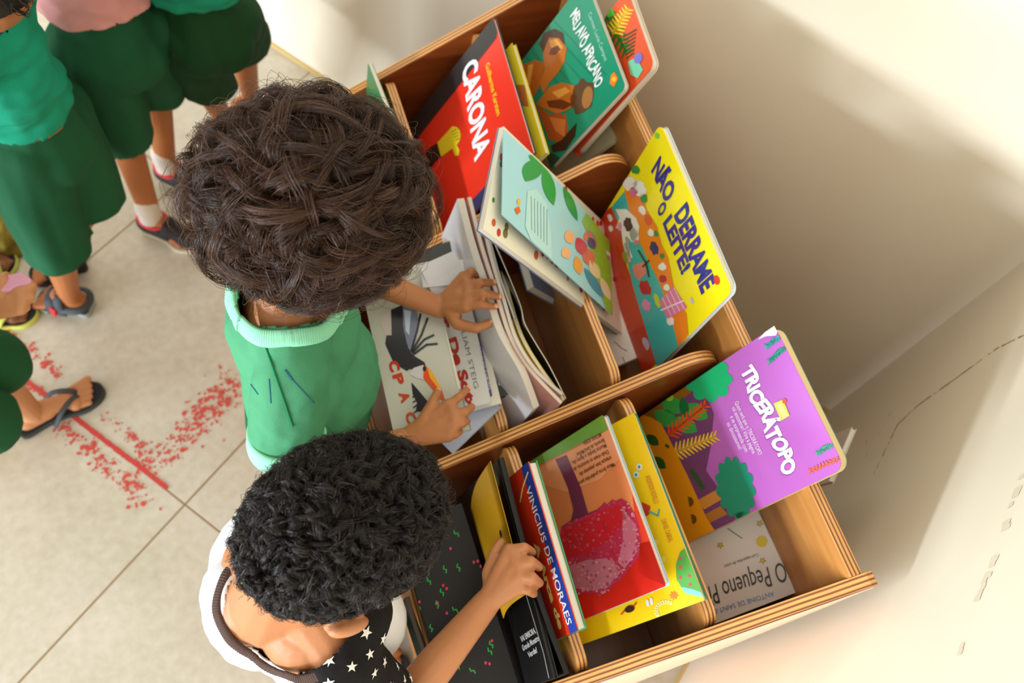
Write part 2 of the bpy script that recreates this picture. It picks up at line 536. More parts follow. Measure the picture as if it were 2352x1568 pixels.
class Book:
    def __init__(s, name, label, A, u, v, w, h, t, color, rough=.28, coat=.35, cover=0.0012, r=0.0, bend=None,
                 spine='v0', inset=.002, group=None, flip=None, category='book'):
        s.name, s.label, s.w, s.h, s.t = name, label, w, h, t
        s.A = np.array(A, float); s.u = np.array(u, float); s.v = np.array(v, float)
        s.u /= np.linalg.norm(s.u); s.v -= s.u * (s.u @ s.v); s.v /= np.linalg.norm(s.v)
        s.n = np.cross(s.u, s.v)
        c = s.A + s.u * w / 2 + s.v * h / 2
        if (s.n @ (CAM - c) < 0) != bool(flip): s.n = -s.n
        s.bend = bend; s.cover = cover; s.r = r; s.spine = spine; s.inset = inset; s.group = group; s.cat = category
        s.rough, s.coat = rough, coat
        s.mats = [mat(color, rough, coat=coat)]; s.parts = []; s.color = color
        s.extra = []

    def P(s, a, b, c=0.0):
        if s.bend: c = c + s.bend(a / s.w, b / s.h)
        return tuple(s.A + s.u * a + s.v * b + s.n * c)

    def ab(s, px, py):
        r = ray(px, py); k = ((s.A - CAM) @ s.n) / (r @ s.n); q = CAM + r * k - s.A
        return (float(q @ s.u), float(q @ s.v))

    def mi(s, color, rough=None):
        m = mat(color, s.rough if rough is None else rough, coat=s.coat)
        if m not in s.mats: s.mats.append(m)
        return s.mats.index(m)

    def sheet(s, pts, color, layer=1, rough=None):
        """flat printed shape; pts in page metres"""
        tr = tessellate_polygon([[Vector((a, b, 0)) for a, b in pts]])
        c = 0.00025 + 0.00016 * layer
        V = list(pts); F = [tuple(t) for t in tr]
        if s.bend: V, F = s.refine(V, F)
        s.parts.append(([s.P(a, b, c) for a, b in V], s.face_up(V, F), s.mi(color, rough)))

    def face_up(s, V, F):
        out = []
        sgn = 1 if np.cross(s.u, s.v) @ s.n > 0 else -1
        for f in F:
            ar = sum(V[f[i]][0] * V[f[(i + 1) % len(f)]][1] - V[f[(i + 1) % len(f)]][0] * V[f[i]][1] for i in range(len(f)))
            out.append(tuple(f) if ar * sgn > 0 else tuple(reversed(f)))
        return out

    def refine(s, V, F, size=.02):
        bm = bmesh.new(); vs = [bm.verts.new((a, b, 0)) for a, b in V]
        for f in F:
            try: bm.faces.new([vs[i] for i in f])
            except ValueError: pass
        for _ in range(4):
            es = [e for e in bm.edges if e.calc_length() > size]
            if not es: break
            bmesh.ops.subdivide_edges(bm, edges=es, cuts=1)
            bmesh.ops.triangulate(bm, faces=[f for f in bm.faces if len(f.verts) > 3])
        bm.verts.index_update()
        V2 = [(v.co.x, v.co.y) for v in bm.verts]; F2 = [tuple(v.index for v in f.verts) for f in bm.faces]
        bm.free(); return V2, F2

    def clip(s, pts):
        """clip polygon to the cover rectangle"""
        for ax, lim, sg in ((0, 0.0, 1), (0, s.w, -1), (1, 0.0, 1), (1, s.h, -1)):
            out = []
            for i in range(len(pts)):
                p, q = pts[i], pts[(i + 1) % len(pts)]
                ip, iq = (p[ax] - lim) * sg >= 0, (q[ax] - lim) * sg >= 0
                if ip: out.append(p)
                if ip != iq:
                    t = (lim - p[ax]) / (q[ax] - p[ax]); out.append((p[0] + (q[0] - p[0]) * t, p[1] + (q[1] - p[1]) * t))
            pts = out
            if not pts: return pts
        return pts

    def poly(s, px, color, layer=1, clip=True, rough=None):
        p = [s.ab(*q) for q in px]
        if clip: p = s.clip(p)
        if len(p) > 2: s.sheet(p, color, layer, rough)
        return s

    def disc(s, cx, cy, rx, ry=None, color=(0, 0, 0), layer=1, rot=0, n=20, jag=0.0, lobes=0, amp=0, seed=1):
        """disc in photo pixel units around a pixel centre"""
        ry = rx if ry is None else ry; rg = random.Random(seed)
        pts = []
        if lobes: n = lobes * 8
        for i in range(n):
            a = 6.28318 * i / n
            k = 1 + (rg.uniform(-jag, jag) if jag else 0) + (amp * abs(math.sin(a * lobes / 2)) if lobes else 0)
            x, y = rx * k * math.cos(a), ry * k * math.sin(a)
            c, sn = math.cos(math.radians(rot)), math.sin(math.radians(rot))
            pts.append((cx + x * c - y * sn, cy + x * sn + y * c))
        return s.poly(pts, color, layer)

    def line(s, px, wd, color, layer=2):
        for p, q in zip(px, px[1:]):
            d = np.array(q, float) - np.array(p, float); L = np.linalg.norm(d)
            if L < 1e-6: continue
            n = np.array([-d[1], d[0]]) / L * wd / 2; e = d / L * wd * .3
            s.poly([tuple(np.array(p) - e + n), tuple(np.array(q) + e + n), tuple(np.array(q) + e - n), tuple(np.array(p) - e - n)], color, layer)
        return s

    def text(s, body, p0, p1, up_px, color, layer=4, bold=0.0, shear=0.0, wavy=0.0, spacing=1.0, shadow=None):
        """lettering whose baseline runs from pixel p0 to p1 and whose capitals reach up_px (a pixel) above p0"""
        V, F = text_mesh(body, bold, shear, spacing)
        a0 = np.array(s.ab(*p0)); a1 = np.array(s.ab(*p1)); up = np.array(s.ab(*up_px)) - a0
        e = a1 - a0; L = np.linalg.norm(e); e = e / L
        nrm = up - e * (e @ up); hh = np.linalg.norm(nrm); nrm = nrm / hh
        x0, x1 = V[:, 0].min(), V[:, 0].max()
        sx = L / (x1 - x0); sy = hh / 0.70
        pts = []
        for x, y in V:
            yy = y * sy + (math.sin((x - x0) * 2.6) * wavy * hh if wavy else 0)
            q = a0 + e * (x - x0) * sx + nrm * yy
            pts.append((float(q[0]), float(q[1])))
        c = 0.00025 + 0.00016 * layer
        if shadow:
            s.parts.append(([s.P(a + shadow[0], b + shadow[1], c - .0001) for a, b in pts], s.face_up(pts, F), s.mi(shadow[2])))
        keep = [f for f in F if all(-.001 <= pts[i][0] <= s.w + .001 and -.001 <= pts[i][1] <= s.h + .001 for i in f)]
        s.parts.append(([s.P(a, b, c) for a, b in pts], s.face_up(pts, keep), s.mi(color)))
        return s

    def rrect(s, a0, b0, a1, b1, r):
        if r <= 0: return [(a0, b0), (a1, b0), (a1, b1), (a0, b1)]
        return (arc(a0 + r, b0 + r, r, 180, 270, 6) + arc(a1 - r, b0 + r, r, 270, 360, 6) + arc(a1 - r, b1 - r, r, 0, 90, 6) + arc(a0 + r, b1 - r, r, 90, 180, 6))

    def slab(s, a0, b0, a1, b1, c0, c1, r=0.0, nx=14, ny=14):
        """a sheet of thickness c0-c1 (c1>c0)"""
        if not s.bend:
            o = s.rrect(a0, b0, a1, b1, r); n = len(o)
            V = [s.P(a, b, c1) for a, b in o] + [s.P(a, b, c0) for a, b in o]
            F = [tuple(range(n)), tuple(reversed(range(n, 2 * n)))] + [(i, i + n, (i + 1) % n + n, (i + 1) % n) for i in range(n)]
            return V, F
        V = []; F = []
        for c in (c1, c0):
            for i in range(nx + 1):
                for j in range(ny + 1):
                    V.append(s.P(a0 + (a1 - a0) * i / nx, b0 + (b1 - b0) * j / ny, c))
        st = ny + 1; K = (nx + 1) * st
        for i in range(nx):
            for j in range(ny):
                a = i * st + j
                F.append((a, a + st, a + st + 1, a + 1)); F.append((K + a, K + a + 1, K + a + st + 1, K + a + st))
        for i in range(nx):
            for j in (0, ny):
                a = i * st + j; F.append((a, a + st, K + a + st, K + a))
        for j in range(ny):
            for i in (0, nx):
                a = i * st + j; F.append((a, a + 1, K + a + 1, K + a))
        return V, F

    def build(s, back_color=None, pages=True, page_color=None):
        root = thing(s.name, s.label, s.cat, tuple(s.A + s.u * s.w / 2 + s.v * s.h - s.n * s.t / 2), s.group)
        ct = s.cover
        if back_color is None: back_color = s.color
        bi = s.mi(back_color)
        P = [s.slab(0, 0, s.w, s.h, -ct, 0, s.r) + (0,), s.slab(0, 0, s.w, s.h, -s.t, -s.t + ct, s.r) + (bi,)]
        k = s.spine; sp = ct * 1.2
        if k == 'v0': P.append(s.slab(0, 0, s.w, sp, -s.t, 0) + (0,))
        if k == 'v1': P.append(s.slab(0, s.h - sp, s.w, s.h, -s.t, 0) + (0,))
        if k == 'u0': P.append(s.slab(0, 0, sp, s.h, -s.t, 0) + (0,))
        if k == 'u1': P.append(s.slab(s.w - sp, 0, s.w, s.h, -s.t, 0) + (0,))
        v, f, mi = merge(P)
        me = mesh_from('cover', v, f, midx=mi)
        bm = bmesh.new(); bm.from_mesh(me); bmesh.ops.recalc_face_normals(bm, faces=bm.faces); bm.to_mesh(me); bm.free()
        if s.parts:
            v0 = [tuple(x.co) for x in me.vertices]; f0 = [tuple(p.vertices) for p in me.polygons]; m0 = [p.material_index for p in me.polygons]
            v, f, mi = merge([(v0, f0)] + s.parts)
            mi[:len(f0)] = m0
            me = mesh_from('cover', v, f, midx=mi)
        put(add_obj('cover', me, None, s.mats), root)
        if pages and s.t > 2.2 * ct:
            i = s.inset
            a0 = 0 if k == 'u0' else i; a1 = s.w if k == 'u1' else s.w - i; b0 = 0 if k == 'v0' else i; b1 = s.h if k == 'v1' else s.h - i
            if k == 'u0': a0 = sp
            if k == 'u1': a1 = s.w - sp
            if k == 'v0': b0 = sp
            if k == 'v1': b1 = s.h - sp
            c0, c1 = -s.t + ct * 1.02, -ct * 1.02
            v, f = s.slab(a0, b0, a1, b1, c0, c1, max(0, s.r - i))
            me = mesh_from('pages', v, f)
            lay = me.attributes.new('lay', 'FLOAT', 'POINT')
            half = len(v) // 2
            lay.data.foreach_set('value', [0.0] * half + [c1 - c0] * half)
            bm = bmesh.new(); bm.from_mesh(me); bmesh.ops.recalc_face_normals(bm, faces=bm.faces); bm.to_mesh(me); bm.free()
            put(add_obj('pages', me, None, [PAGES if page_color is None else mat(page_color, .8)]), root)
        for e in s.extra: e(root)
        return root


def leanbook(name, label, A, B, E, z, h, t, color, dz=0.0, **k):
    PA, PB, u, v, w = lean(A, B, E, z, dz)
    return Book(name, label, PA, u, v, w, h, t, color, **k)


def leaf_px(c, L, wd, rot, n=8):
    """pointed leaf outline around a pixel"""
    pts = []
    for i in range(n + 1):
        t = i / n; pts.append((-L / 2 + L * t, wd / 2 * math.sin(math.pi * t) ** .8))
    for i in range(n - 1, 0, -1):
        t = i / n; pts.append((-L / 2 + L * t, -wd / 2 * math.sin(math.pi * t) ** .8))
    cs, sn = math.cos(math.radians(rot)), math.sin(math.radians(rot))
    return [(c[0] + x * cs - y * sn, c[1] + x * sn + y * cs) for x, y in pts]


def star_px(c, r, rot=0, k=.42, n=5):
    return [(c[0] + (r if i % 2 == 0 else r * k) * math.cos(math.radians(rot) + i * math.pi / n),
             c[1] + (r if i % 2 == 0 else r * k) * math.sin(math.radians(rot) + i * math.pi / n)) for i in range(2 * n)]


def frond(b, p0, p1, wd, color, layer, n=11):
    """palm frond: a rib with paired leaflets"""
    p0 = np.array(p0, float); p1 = np.array(p1, float); d = p1 - p0; L = np.linalg.norm(d); e = d / L; nn = np.array([-e[1], e[0]])
    b.line([tuple(p0), tuple(p1)], 4, color, layer)
    for i in range(n):
        t = (i + .5) / n; c = p0 + d * t; w = wd * (1 - .45 * t)
        for sg in (1, -1):
            tip = c + nn * sg * w + e * L * .10; bs = c
            q = e * L / n * .42
            b.poly([tuple(bs - q), tuple(tip - q * .3), tuple(tip + q * .5), tuple(bs + q)], color, layer)

# ---- top row of the bookcase
b = leanbook('picture_book', 'red picture book titled CARONA leaning back in the top row beside the curly head', (1133, 40), (1225, 350), (955, 265), .702, .285, .006,
             (226, 50, 32), spine='v1', cover=.0009, group=None)
b.poly([(1120, 30), (1150, 30), (1140, 88), (1070, 178), (985, 285), (950, 330), (925, 300), (960, 255)], (42, 40, 42), 1)
b.text('CARONA', (1063, 158), (1093, 372), (1097, 142), (240, 240, 248), bold=.035)
b.text('Guilherme Karsten', (1116, 150), (1143, 268), (1126, 147), (240, 190, 40), bold=.02)
b.poly([(1005, 328), (1040, 290), (1050, 292), (1057, 300), (1059, 312), (1056, 325), (1050, 333), (1056, 345), (1054, 357), (1046, 358), (1040, 341), (1014, 360)], (228, 205, 40), 3)
b.poly([(980, 345), (1005, 328), (1014, 360), (1000, 372), (985, 395), (975, 380)], (36, 30, 30), 3)
for k in range(4): b.line([(1038 + k * 3, 304 + k * 6), (1049 + k * 2.4, 297 + k * 7)], 1.6, (90, 90, 30), 4)
b.poly([(1075, 470), (1140, 400), (1150, 440), (1090, 500)], (40, 52, 92), 2)
b.build(back_color=(40, 42, 60))

b = leanbook('picture_book', 'thin yellow softcover book wedged between the red and the green covers', (1176, 98), (1253, 350), (1150, 128), .695, .15, .008,
             (236, 212, 48), spine='v1', cover=.0008)
b.A = b.A - b.u * 0
b.poly([(1180, 195), (1205, 195), (1215, 245), (1188, 240)], (196, 110, 52), 1)
b.build()

b = leanbook('picture_book', 'green book titled Meu Avo Africano with two painted figures on its cover', (1343, -48), (1437, 200), (1199, 139), .785, .186, .008,
             (22, 142, 108), spine='v1', cover=.0009, r=.008)
for k in range(9): b.line([(1150 + k * 14, 150 - k * 14), (1240 + k * 19, 300 - k * 16)], 2.2, (18, 122, 98), 1)
b.text('MEU AVÔ AFRICANO', (1310, 38), (1372, 203), (1330, 28), (235, 240, 240), bold=.03, wavy=.15)
b.text('Carmen Lucia Campos', (1352, 34), (1390, 142), (1360, 29), (170, 222, 205), bold=0)
b.poly([(1404, 172), (1412, 166), (1421, 180), (1411, 200), (1401, 192)], (240, 130, 30), 3)
b.disc(1411, 182, 5, 6, (250, 190, 60), 4)
# generic painted figures: two faces in profile, warm browns
HD, SK, LT = (70, 45, 30), (196, 110, 38), (228, 160, 70)
b.poly([(1240, 100), (1250, 75), (1275, 66), (1294, 76), (1298, 100), (1290, 112), (1262, 86), (1248, 122)], HD, 2)
b.poly([(1248, 122), (1262, 86), (1285, 88), (1302, 110), (1298, 140), (1284, 165), (1262, 190), (1250, 215), (1240, 190), (1252, 160)], SK, 3)
b.poly([(1262, 92), (1280, 90), (1294, 108), (1286, 122), (1268, 116)], LT, 4)
b.poly([(1266, 112), (1282, 104), (1290, 114), (1276, 126), (1262, 126)], (120, 60, 30), 5)
b.poly([(1200, 150), (1230, 138), (1252, 145), (1240, 200), (1222, 228), (1208, 205), (1206, 175)], (186, 98, 30), 2)
b.poly([(1214, 150), (1226, 146), (1218, 196), (1210, 190)], LT, 3)
b.poly([(1262, 200), (1290, 190), (1318, 196), (1326, 225), (1310, 250), (1280, 262), (1248, 248), (1232, 240)], SK, 3)
b.poly([(1268, 212), (1300, 200), (1312, 210), (1284, 226)], LT, 4)
b.poly([(1256, 232), (1290, 228), (1316, 240), (1296, 252), (1262, 246)], (110, 52, 28), 4)
b.disc(1338, 222, 26, 40, (96, 66, 46), 3, rot=18, jag=.12, n=26)
b.disc(1350, 224, 12, 26, (168, 116, 62), 4, rot=10)
b.poly([(1230, 240), (1262, 262), (1300, 262), (1306, 300), (1290, 330), (1262, 320), (1250, 290)], (176, 84, 34), 2)
b.poly([(1262, 268), (1300, 275), (1298, 315), (1276, 300)], (214, 120, 60), 3)
b.poly([(1290, 322), (1318, 290), (1326, 282), (1322, 312), (1300, 345), (1270, 350), (1266, 335)], (56, 36, 26), 4)
b.poly([(1240, 360), (1268, 350), (1290, 365), (1262, 395)], (26, 70, 54), 2)
b.build(back_color=(200, 205, 200))

b = leanbook('picture_book', 'orange board book with yellow plants and a clear cover, hanging over the back rail', (1440, -25), (1502, 150), (1360, 79), .82, .2, .012,
             (226, 84, 40), spine='v1', cover=.0016, r=.012)
frond(b, (1385, 25), (1440, 120), 26, (36, 120, 40), 2, 8)
b.poly([(1378, 0), (1400, -5), (1412, 35), (1398, 40)], (70, 190, 50), 3)
frond(b, (1408, 78), (1444, 20), 22, (240, 200, 40), 3, 8)
for k in range(7): b.line([(1432 + k * 1.5, 85 + k * 8), (1462 - k, 68 + k * 9)], 3, (50, 60, 34), 3)
b.disc(1467, 134, 9, 13, (120, 120, 210), 5, rot=20)
b.poly([(1443, 142), (1462, 132), (1478, 160), (1466, 180), (1450, 172)], (120, 205, 170), 4)
b.build(back_color=(214, 200, 176))

b = leanbook('softcover_book', 'cream softcover lying low behind the green book in the top row', (1415, 285), (1425, 320), (1300, 345), .60, .14, .008,
             (196, 186, 150), spine='v1', cover=.0006)
b.A = np.array(W(1400, 250, .62)); b.u = np.array([-.1, -.995, 0]); b.v = np.array([-.7, .07, -.7]); b.w = .075; b.h = .16
b = Book(b.name, b.label, W(1398, 262, .66), (-.1, -.995, 0), (-.62, .06, -.78), .05, .15, .006, (196, 186, 150), cover=.0006, r=.012)
b.build()

b = Book('hardcover_book', 'white paged book with a green cover standing in the top row, first bin', (.212, .985, .60), (.05, -1, 0), (-.08, 0, -1), .2, .22, .008, (30, 128, 80), cover=.0011, spine='v1', inset=.0)
b.build()
b = Book('board_book', 'worn board book with orange edges pressed against the first divider of the top row', (.228, .925, .555), (0, -1, 0), (-.03, 0, -1), .2, .19, .012, (222, 128, 40), cover=.0016, spine='v1', inset=0)
b.poly([(920, 325), (940, 325), (960, 400), (930, 400)], (90, 180, 190), 2)
b.build()

# ---- middle row
b = leanbook('picture_book', 'yellow and red picture book titled NAO DERRAME O LEITE! standing against the back', (1517, 283), (1682, 668), (1383, 500), .812, .26, .009,
             (246, 226, 20), spine='v1', cover=.0009, r=.012)
b.poly([(1383, 490), (1405, 475), (1425, 520), (1440, 610), (1470, 690), (1485, 760), (1512, 830), (1440, 900), (1360, 640), (1365, 520)], (206, 62, 26), 1)
b.poly([(1405, 475), (1435, 440), (1452, 470), (1462, 540), (1490, 600), (1520, 660), (1545, 740), (1575, 800), (1512, 850), (1485, 760), (1455, 660), (1432, 560), (1424, 515)], (64, 180, 178), 2)
b.poly([(1435, 440), (1446, 402), (1475, 425), (1485, 480), (1510, 520), (1520, 560), (1535, 590), (1545, 640), (1555, 690), (1578, 720), (1582, 768), (1560, 800), (1545, 740), (1520, 660), (1492, 600), (1462, 540)], (240, 132, 36), 3)
for i, (x, y, rx, ry, c) in enumerate([(1448, 422, 16, 16, (235, 225, 220)), (1470, 432, 14, 20, (240, 236, 230)), (1456, 440, 9, 12, (226, 110, 150)), (1461, 390, 10, 10, (46, 140, 60)), (1480, 455, 8, 12, (46, 140, 60)),
                                        (1476, 482, 7, 11, (240, 236, 230)), (1490, 505, 8, 14, (226, 90, 60)), (1496, 534, 8, 9, (240, 230, 225)), (1508, 536, 5, 8, (46, 140, 60)), (1504, 570, 10, 16, (60, 44, 110)),
                                        (1522, 588, 6, 6, (46, 140, 60)), (1522, 612, 9, 9, (240, 236, 230)), (1524, 640, 8, 10, (180, 40, 60)), (1532, 660, 7, 8, (240, 236, 230)), (1483, 660, 13, 18, (190, 40, 50)),
                                        (1486, 700, 9, 14, (232, 140, 190)), (1510, 690, 6, 18, (200, 210, 60)), (1402, 500, 5, 9, (235, 230, 225)), (1404, 525, 5, 7, (235, 230, 225)), (1484, 788, 7, 16, (200, 190, 215)),
                                        (1540, 735, 8, 12, (250, 230, 225)), (1590, 690, 4, 8, (190, 190, 200)), (1510, 312, 5, 7, (120, 200, 60)), (1437, 590, 7, 14, (150, 150, 50))]):
    b.disc(x, y, rx, ry, c, 4, rot=-20, jag=.18, n=16, seed=i)
# spotted cow
COW = (238, 232, 226)
b.poly([(1415, 480), (1440, 480), (1462, 500), (1470, 520), (1466, 545), (1452, 556), (1444, 545), (1440, 580), (1432, 560), (1428, 520), (1416, 525), (1424, 500)], COW, 5)
b.disc(1458, 540, 10, 18, COW, 5, rot=-15); b.disc(1463, 556, 6, 6, (226, 120, 150), 6)
b.disc(1444, 515, 10, 16, (70, 40, 30), 6, rot=-10, jag=.15); b.disc(1425, 520, 5, 10, (230, 150, 180), 6)
b.line([(1438, 560), (1450, 590)], 8, COW, 5); b.line([(1440, 545), (1448, 600)], 6, (235, 170, 190), 5)
b.poly([(1454, 610), (1480, 600), (1486, 625), (1470, 645), (1458, 632)], (230, 130, 120), 5)
b.line([(1468, 575), (1486, 605), (1492, 635)], 4, (70, 44, 36), 6); b.line([(1478, 612), (1492, 598)], 4, (70, 44, 36), 6)
b.poly([(1515, 692), (1548, 658), (1580, 706), (1535, 732)], (226, 120, 160), 6)
for k in range(4): b.line([(1523 + k * 9, 684 - k * 8), (1543 + k * 10, 724 - k * 5)], 1.6, (246, 214, 224), 7)
b.line([(1520, 712), (1572, 690)], 3, (246, 232, 232), 7)
for s_, p0, p1, up in (('NÃO', (1497, 392), (1532, 468), (1518, 360)), ('DERRAME', (1550, 494), (1614, 676), (1580, 470)), ('O', (1510, 482), (1518, 500), (1530, 470)), ('LEITE!', (1524, 512), (1568, 632), (1544, 496))):
    b.text(s_, p0, p1, up, (52, 44, 134), bold=.04)
b.disc(1647, 643, 7, 11, (214, 62, 34), 4, rot=-15)
b.build(back_color=(200, 218, 226))

b = Book('softcover_book', 'pale softcover with a pencil drawing lying below the red and yellow book', W(1435, 700, .56), (0.02, -1, 0), (-.9, .0, -.42), .085, .1, .006, (226, 214, 204), cover=.0006, r=.016)
b.line([(1412, 785), (1428, 800), (1440, 806)], 2, (110, 96, 90), 2); b.line([(1430, 820), (1440, 845), (1452, 858)], 2, (110, 96, 90), 2)
b.build()

b = leanbook('picture_book', 'light blue and green softcover seen from its back, splayed open across the middle bins', (1157, 297), (1153, 493), (1392, 546), .835, .298, .0012,
             (160, 212, 226), cover=.0005, spine='none', bend=lambda a, q: .006 * math.sin(math.pi * q) * (1 - a))
b.poly([(1330, 510), (1348, 545), (1385, 640), (1392, 700), (1440, 800), (1480, 770), (1400, 520), (1345, 480)], (140, 184, 52), 2)
b.poly([(1345, 505), (1395, 545), (1410, 590), (1475, 760), (1480, 790), (1395, 720), (1352, 600)], (146, 190, 54), 2)
b.poly(leaf_px((1217, 392), 58, 42, 118), (30, 150, 70), 3); b.poly(leaf_px((1232, 372), 54, 24, 30), (30, 150, 70), 3)
b.poly(leaf_px((1253, 430), 92, 26, 74), (34, 156, 72), 3); b.poly(leaf_px((1302, 470), 88, 18, 66), (34, 150, 66), 3)
b.poly([(1158, 296), (1170, 302), (1205, 340), (1196, 338)], (30, 150, 70), 3)
b.poly([(1208, 440), (1228, 436), (1250, 470), (1262, 540), (1268, 600), (1250, 590), (1222, 560), (1205, 520)], (178, 222, 228), 3)
for k in range(6): b.line([(1216 + k * 7, 452 + k * 6), (1219 + k * 7, 528 + k * 7)], 1.5, (110, 150, 158), 4)
b.poly([(1180, 480), (1190, 474), (1194, 487), (1186, 493)], (224, 92, 40), 4); b.poly([(1186, 460), (1192, 456), (1193, 468), (1186, 470)], (236, 180, 40), 4)
for c, L_, wd, rt, cl in [((1303, 546), 34, 22, 70, (238, 176, 124)), ((1297, 582), 28, 20, 60, (240, 180, 130)), ((1331, 568), 48, 26, 62, (200, 62, 80)), ((1345, 545), 26, 20, 70, (234, 120, 60)), ((1354, 560), 30, 18, 65, (80, 60, 110)),
                          ((1325, 610), 44, 20, 75, (238, 160, 60)), ((1349, 592), 44, 28, 65, (224, 110, 80)), ((1354, 552), 50, 20, 66, (150, 130, 118)), ((1363, 620), 50, 22, 60, (236, 206, 160)), ((1389, 664), 60, 18, 66, (236, 208, 166)), ((1362, 650), 84, 18, 56, (72, 140, 170))]:
    b.poly(leaf_px(c, L_, wd, rt), cl, 4 if wd > 19 else 5)
b.poly([(1388, 574), (1400, 582), (1406, 610), (1396, 600)], (236, 226, 206), 5); b.poly([(1392, 585), (1399, 590), (1400, 602), (1394, 596)], (150, 130, 110), 6)
b.line([(1430, 718), (1435, 742)], 3, (240, 240, 236), 5)
blue_back = b


def splayed_block(root):
    """page block and front cover below the lifted back cover, endpaper printed with small fruits"""
    B0 = blue_back

    def on(px, py, off):
        r = ray(px, py); q = B0.A - B0.n * off
        return CAM + r * (((q - CAM) @ B0.n) / (r @ B0.n))
    O_ = on(1110, 525, .012); V_ = on(1446, 778, .012) - O_; U_ = on(1157, 290, .010) - O_
    UR = U_.copy(); v = V_ / np.linalg.norm(V_); U_ = U_ - v * (U_ @ v)
    bb = Book('x', 'x', O_, U_, v, np.linalg.norm(UR), np.linalg.norm(V_), .009, (232, 226, 208), cover=.0006, spine='none')
    bb.u = UR / np.linalg.norm(UR)
    rg = random.Random(11)
    for i in range(75):
        a = rg.uniform(.05, .98); q = rg.uniform(.01, .9)
        c = rg.choice([(196, 40, 44), (206, 84, 44), (70, 130, 60), (196, 40, 44), (120, 110, 50), (216, 60, 100)])
        r0 = rg.uniform(.003, .0065)
        pts = [(a * bb.w + r0 * math.cos(t) * 1.2, q * bb.h + r0 * math.sin(t) * .8) for t in [k * .63 for k in range(10)]]
        bb.sheet(pts, c, 1)
    v0, f0 = bb.slab(0, 0, bb.w, bb.h, -.0006, 0)
    V, F, MI = merge([(v0, f0)] + bb.parts)
    put(add_obj('endpaper', mesh_from('endpaper', V, F, midx=MI), None, bb.mats), root)['label'] = 'cream endpaper printed with small red fruits'
    for nm, c0, c1, ins, mt in (('pages', -.0075, -.0008, .0, PAGES), ('front_cover', -.0090, -.0078, -.001, mat((110, 120, 150), .3))):
        v0, f0 = bb.slab(ins, ins, bb.w - ins, bb.h - ins, c0, c1, .0)
        me = mesh_from(nm, v0, f0)
        lay = me.attributes.new('lay', 'FLOAT', 'POINT'); h_ = len(v0) // 2
        lay.data.foreach_set('value', [0.0] * h_ + [c1 - c0] * h_)
        put(add_obj(nm, me, None, [mt]), root)


b.extra.append(splayed_block)
b.build(pages=False)

b = leanbook('hardcover_book', 'small blue hardcover with a yellow panel tucked under the splayed softcover', (1208, 592), (1222, 640), (1335, 672), .60, .12, .014, (92, 122, 168), cover=.0012, spine='v1')
b.A = b.A; b.w = .05
b.poly([(1240, 612), (1262, 610), (1330, 660), (1300, 665)], (232, 160, 30), 1)
b.poly([(1234, 604), (1262, 614), (1300, 650), (1266, 656)], (232, 160, 30), 1)
b.build()


# magazines and thin softcovers held upright by the left hand: each a bowed sheaf
def sheaf(label, pts_top, z0, z1, h, t, color, page, lean_x=-.12, group=None, zlist=None):
    """thin limp book standing on edge; pts_top = pixels along its visible top edge"""
    P = [np.array(W(x, y, z0 + (z1 - z0) * i / (len(pts_top) - 1))) for i, (x, y) in enumerate(pts_top)]
    if zlist: P = [np.array(W(x, y, z)) for (x, y), z in zip(pts_top, zlist)]
    # resample with catmull-rom
    Q = []
    for i in range(len(P) - 1):
        p0 = P[max(0, i - 1)]; p1 = P[i]; p2 = P[i + 1]; p3 = P[min(len(P) - 1, i + 2)]
        for k in range(8):
            s = k / 8
            Q.append(.5 * ((2 * p1) + (-p0 + p2) * s + (2 * p0 - 5 * p1 + 4 * p2 - p3) * s ** 2 + (-p0 + 3 * p1 - 3 * p2 + p3) * s ** 3))
    Q.append(P[-1]); Q = np.array(Q); n = len(Q)
    T = np.gradient(Q, axis=0); T[:, 2] = 0; T /= np.linalg.norm(T, axis=1)[:, None]
    S = np.stack([T[:, 1], -T[:, 0], T[:, 2] * 0], 1)
    if S[:, 0].mean() < 0: S = -S
    root = thing('softcover_book', label, 'book', tuple(Q[n // 2] - np.array([0, 0, h])), group)
    down = np.array([lean_x, 0, -1.0]); down /= np.linalg.norm(down)
    m = 8

    def slab(o0, o1, ins, name, mts, lay=False):
        V = []; F = []
        for o_ in (o1, o0):
            for i in range(n):
                for j in range(m + 1):
                    d = ins + (h - ins) * j / m
                    V.append(tuple(Q[i] + S[i] * o_ + down * d + S[i] * .006 * math.sin(j / m * 3) * math.sin(i / n * 3)))
        st = m + 1; K = n * st
        for i in range(n - 1):
            for j in range(m):
                a = i * st + j
                F += [(a, a + 1, a + 1 + st, a + st), (K + a, K + a + st, K + a + 1 + st, K + a + 1)]
        for i in range(n - 1):
            for j in (0, m):
                a = i * st + j; F.append((a, a + st, K + a + st, K + a))
        for j in range(m):
            for i in (0, n - 1):
                a = i * st + j; F.append((a, a + 1, K + a + 1, K + a))
        me = mesh_from(name, V, F)
        if lay:
            la = me.attributes.new('lay', 'FLOAT', 'POINT'); la.data.foreach_set('value', [0.0] * K + [o1 - o0] * K)
        bm = bmesh.new(); bm.from_mesh(me); bmesh.ops.recalc_face_normals(bm, faces=bm.faces); bm.to_mesh(me); bm.free()
        put(add_obj(name, me, None, mts), root)
    slab(-t / 2 + .0004, t / 2 - .0004, .0008, 'pages', [page], True)
    slab(t / 2 - .0004, t / 2, 0, 'back_cover', [mat(color, .25, coat=.3)])
    slab(-t / 2, -t / 2 + .0004, 0, 'front_cover', [mat(color, .25, coat=.3)])
    return root


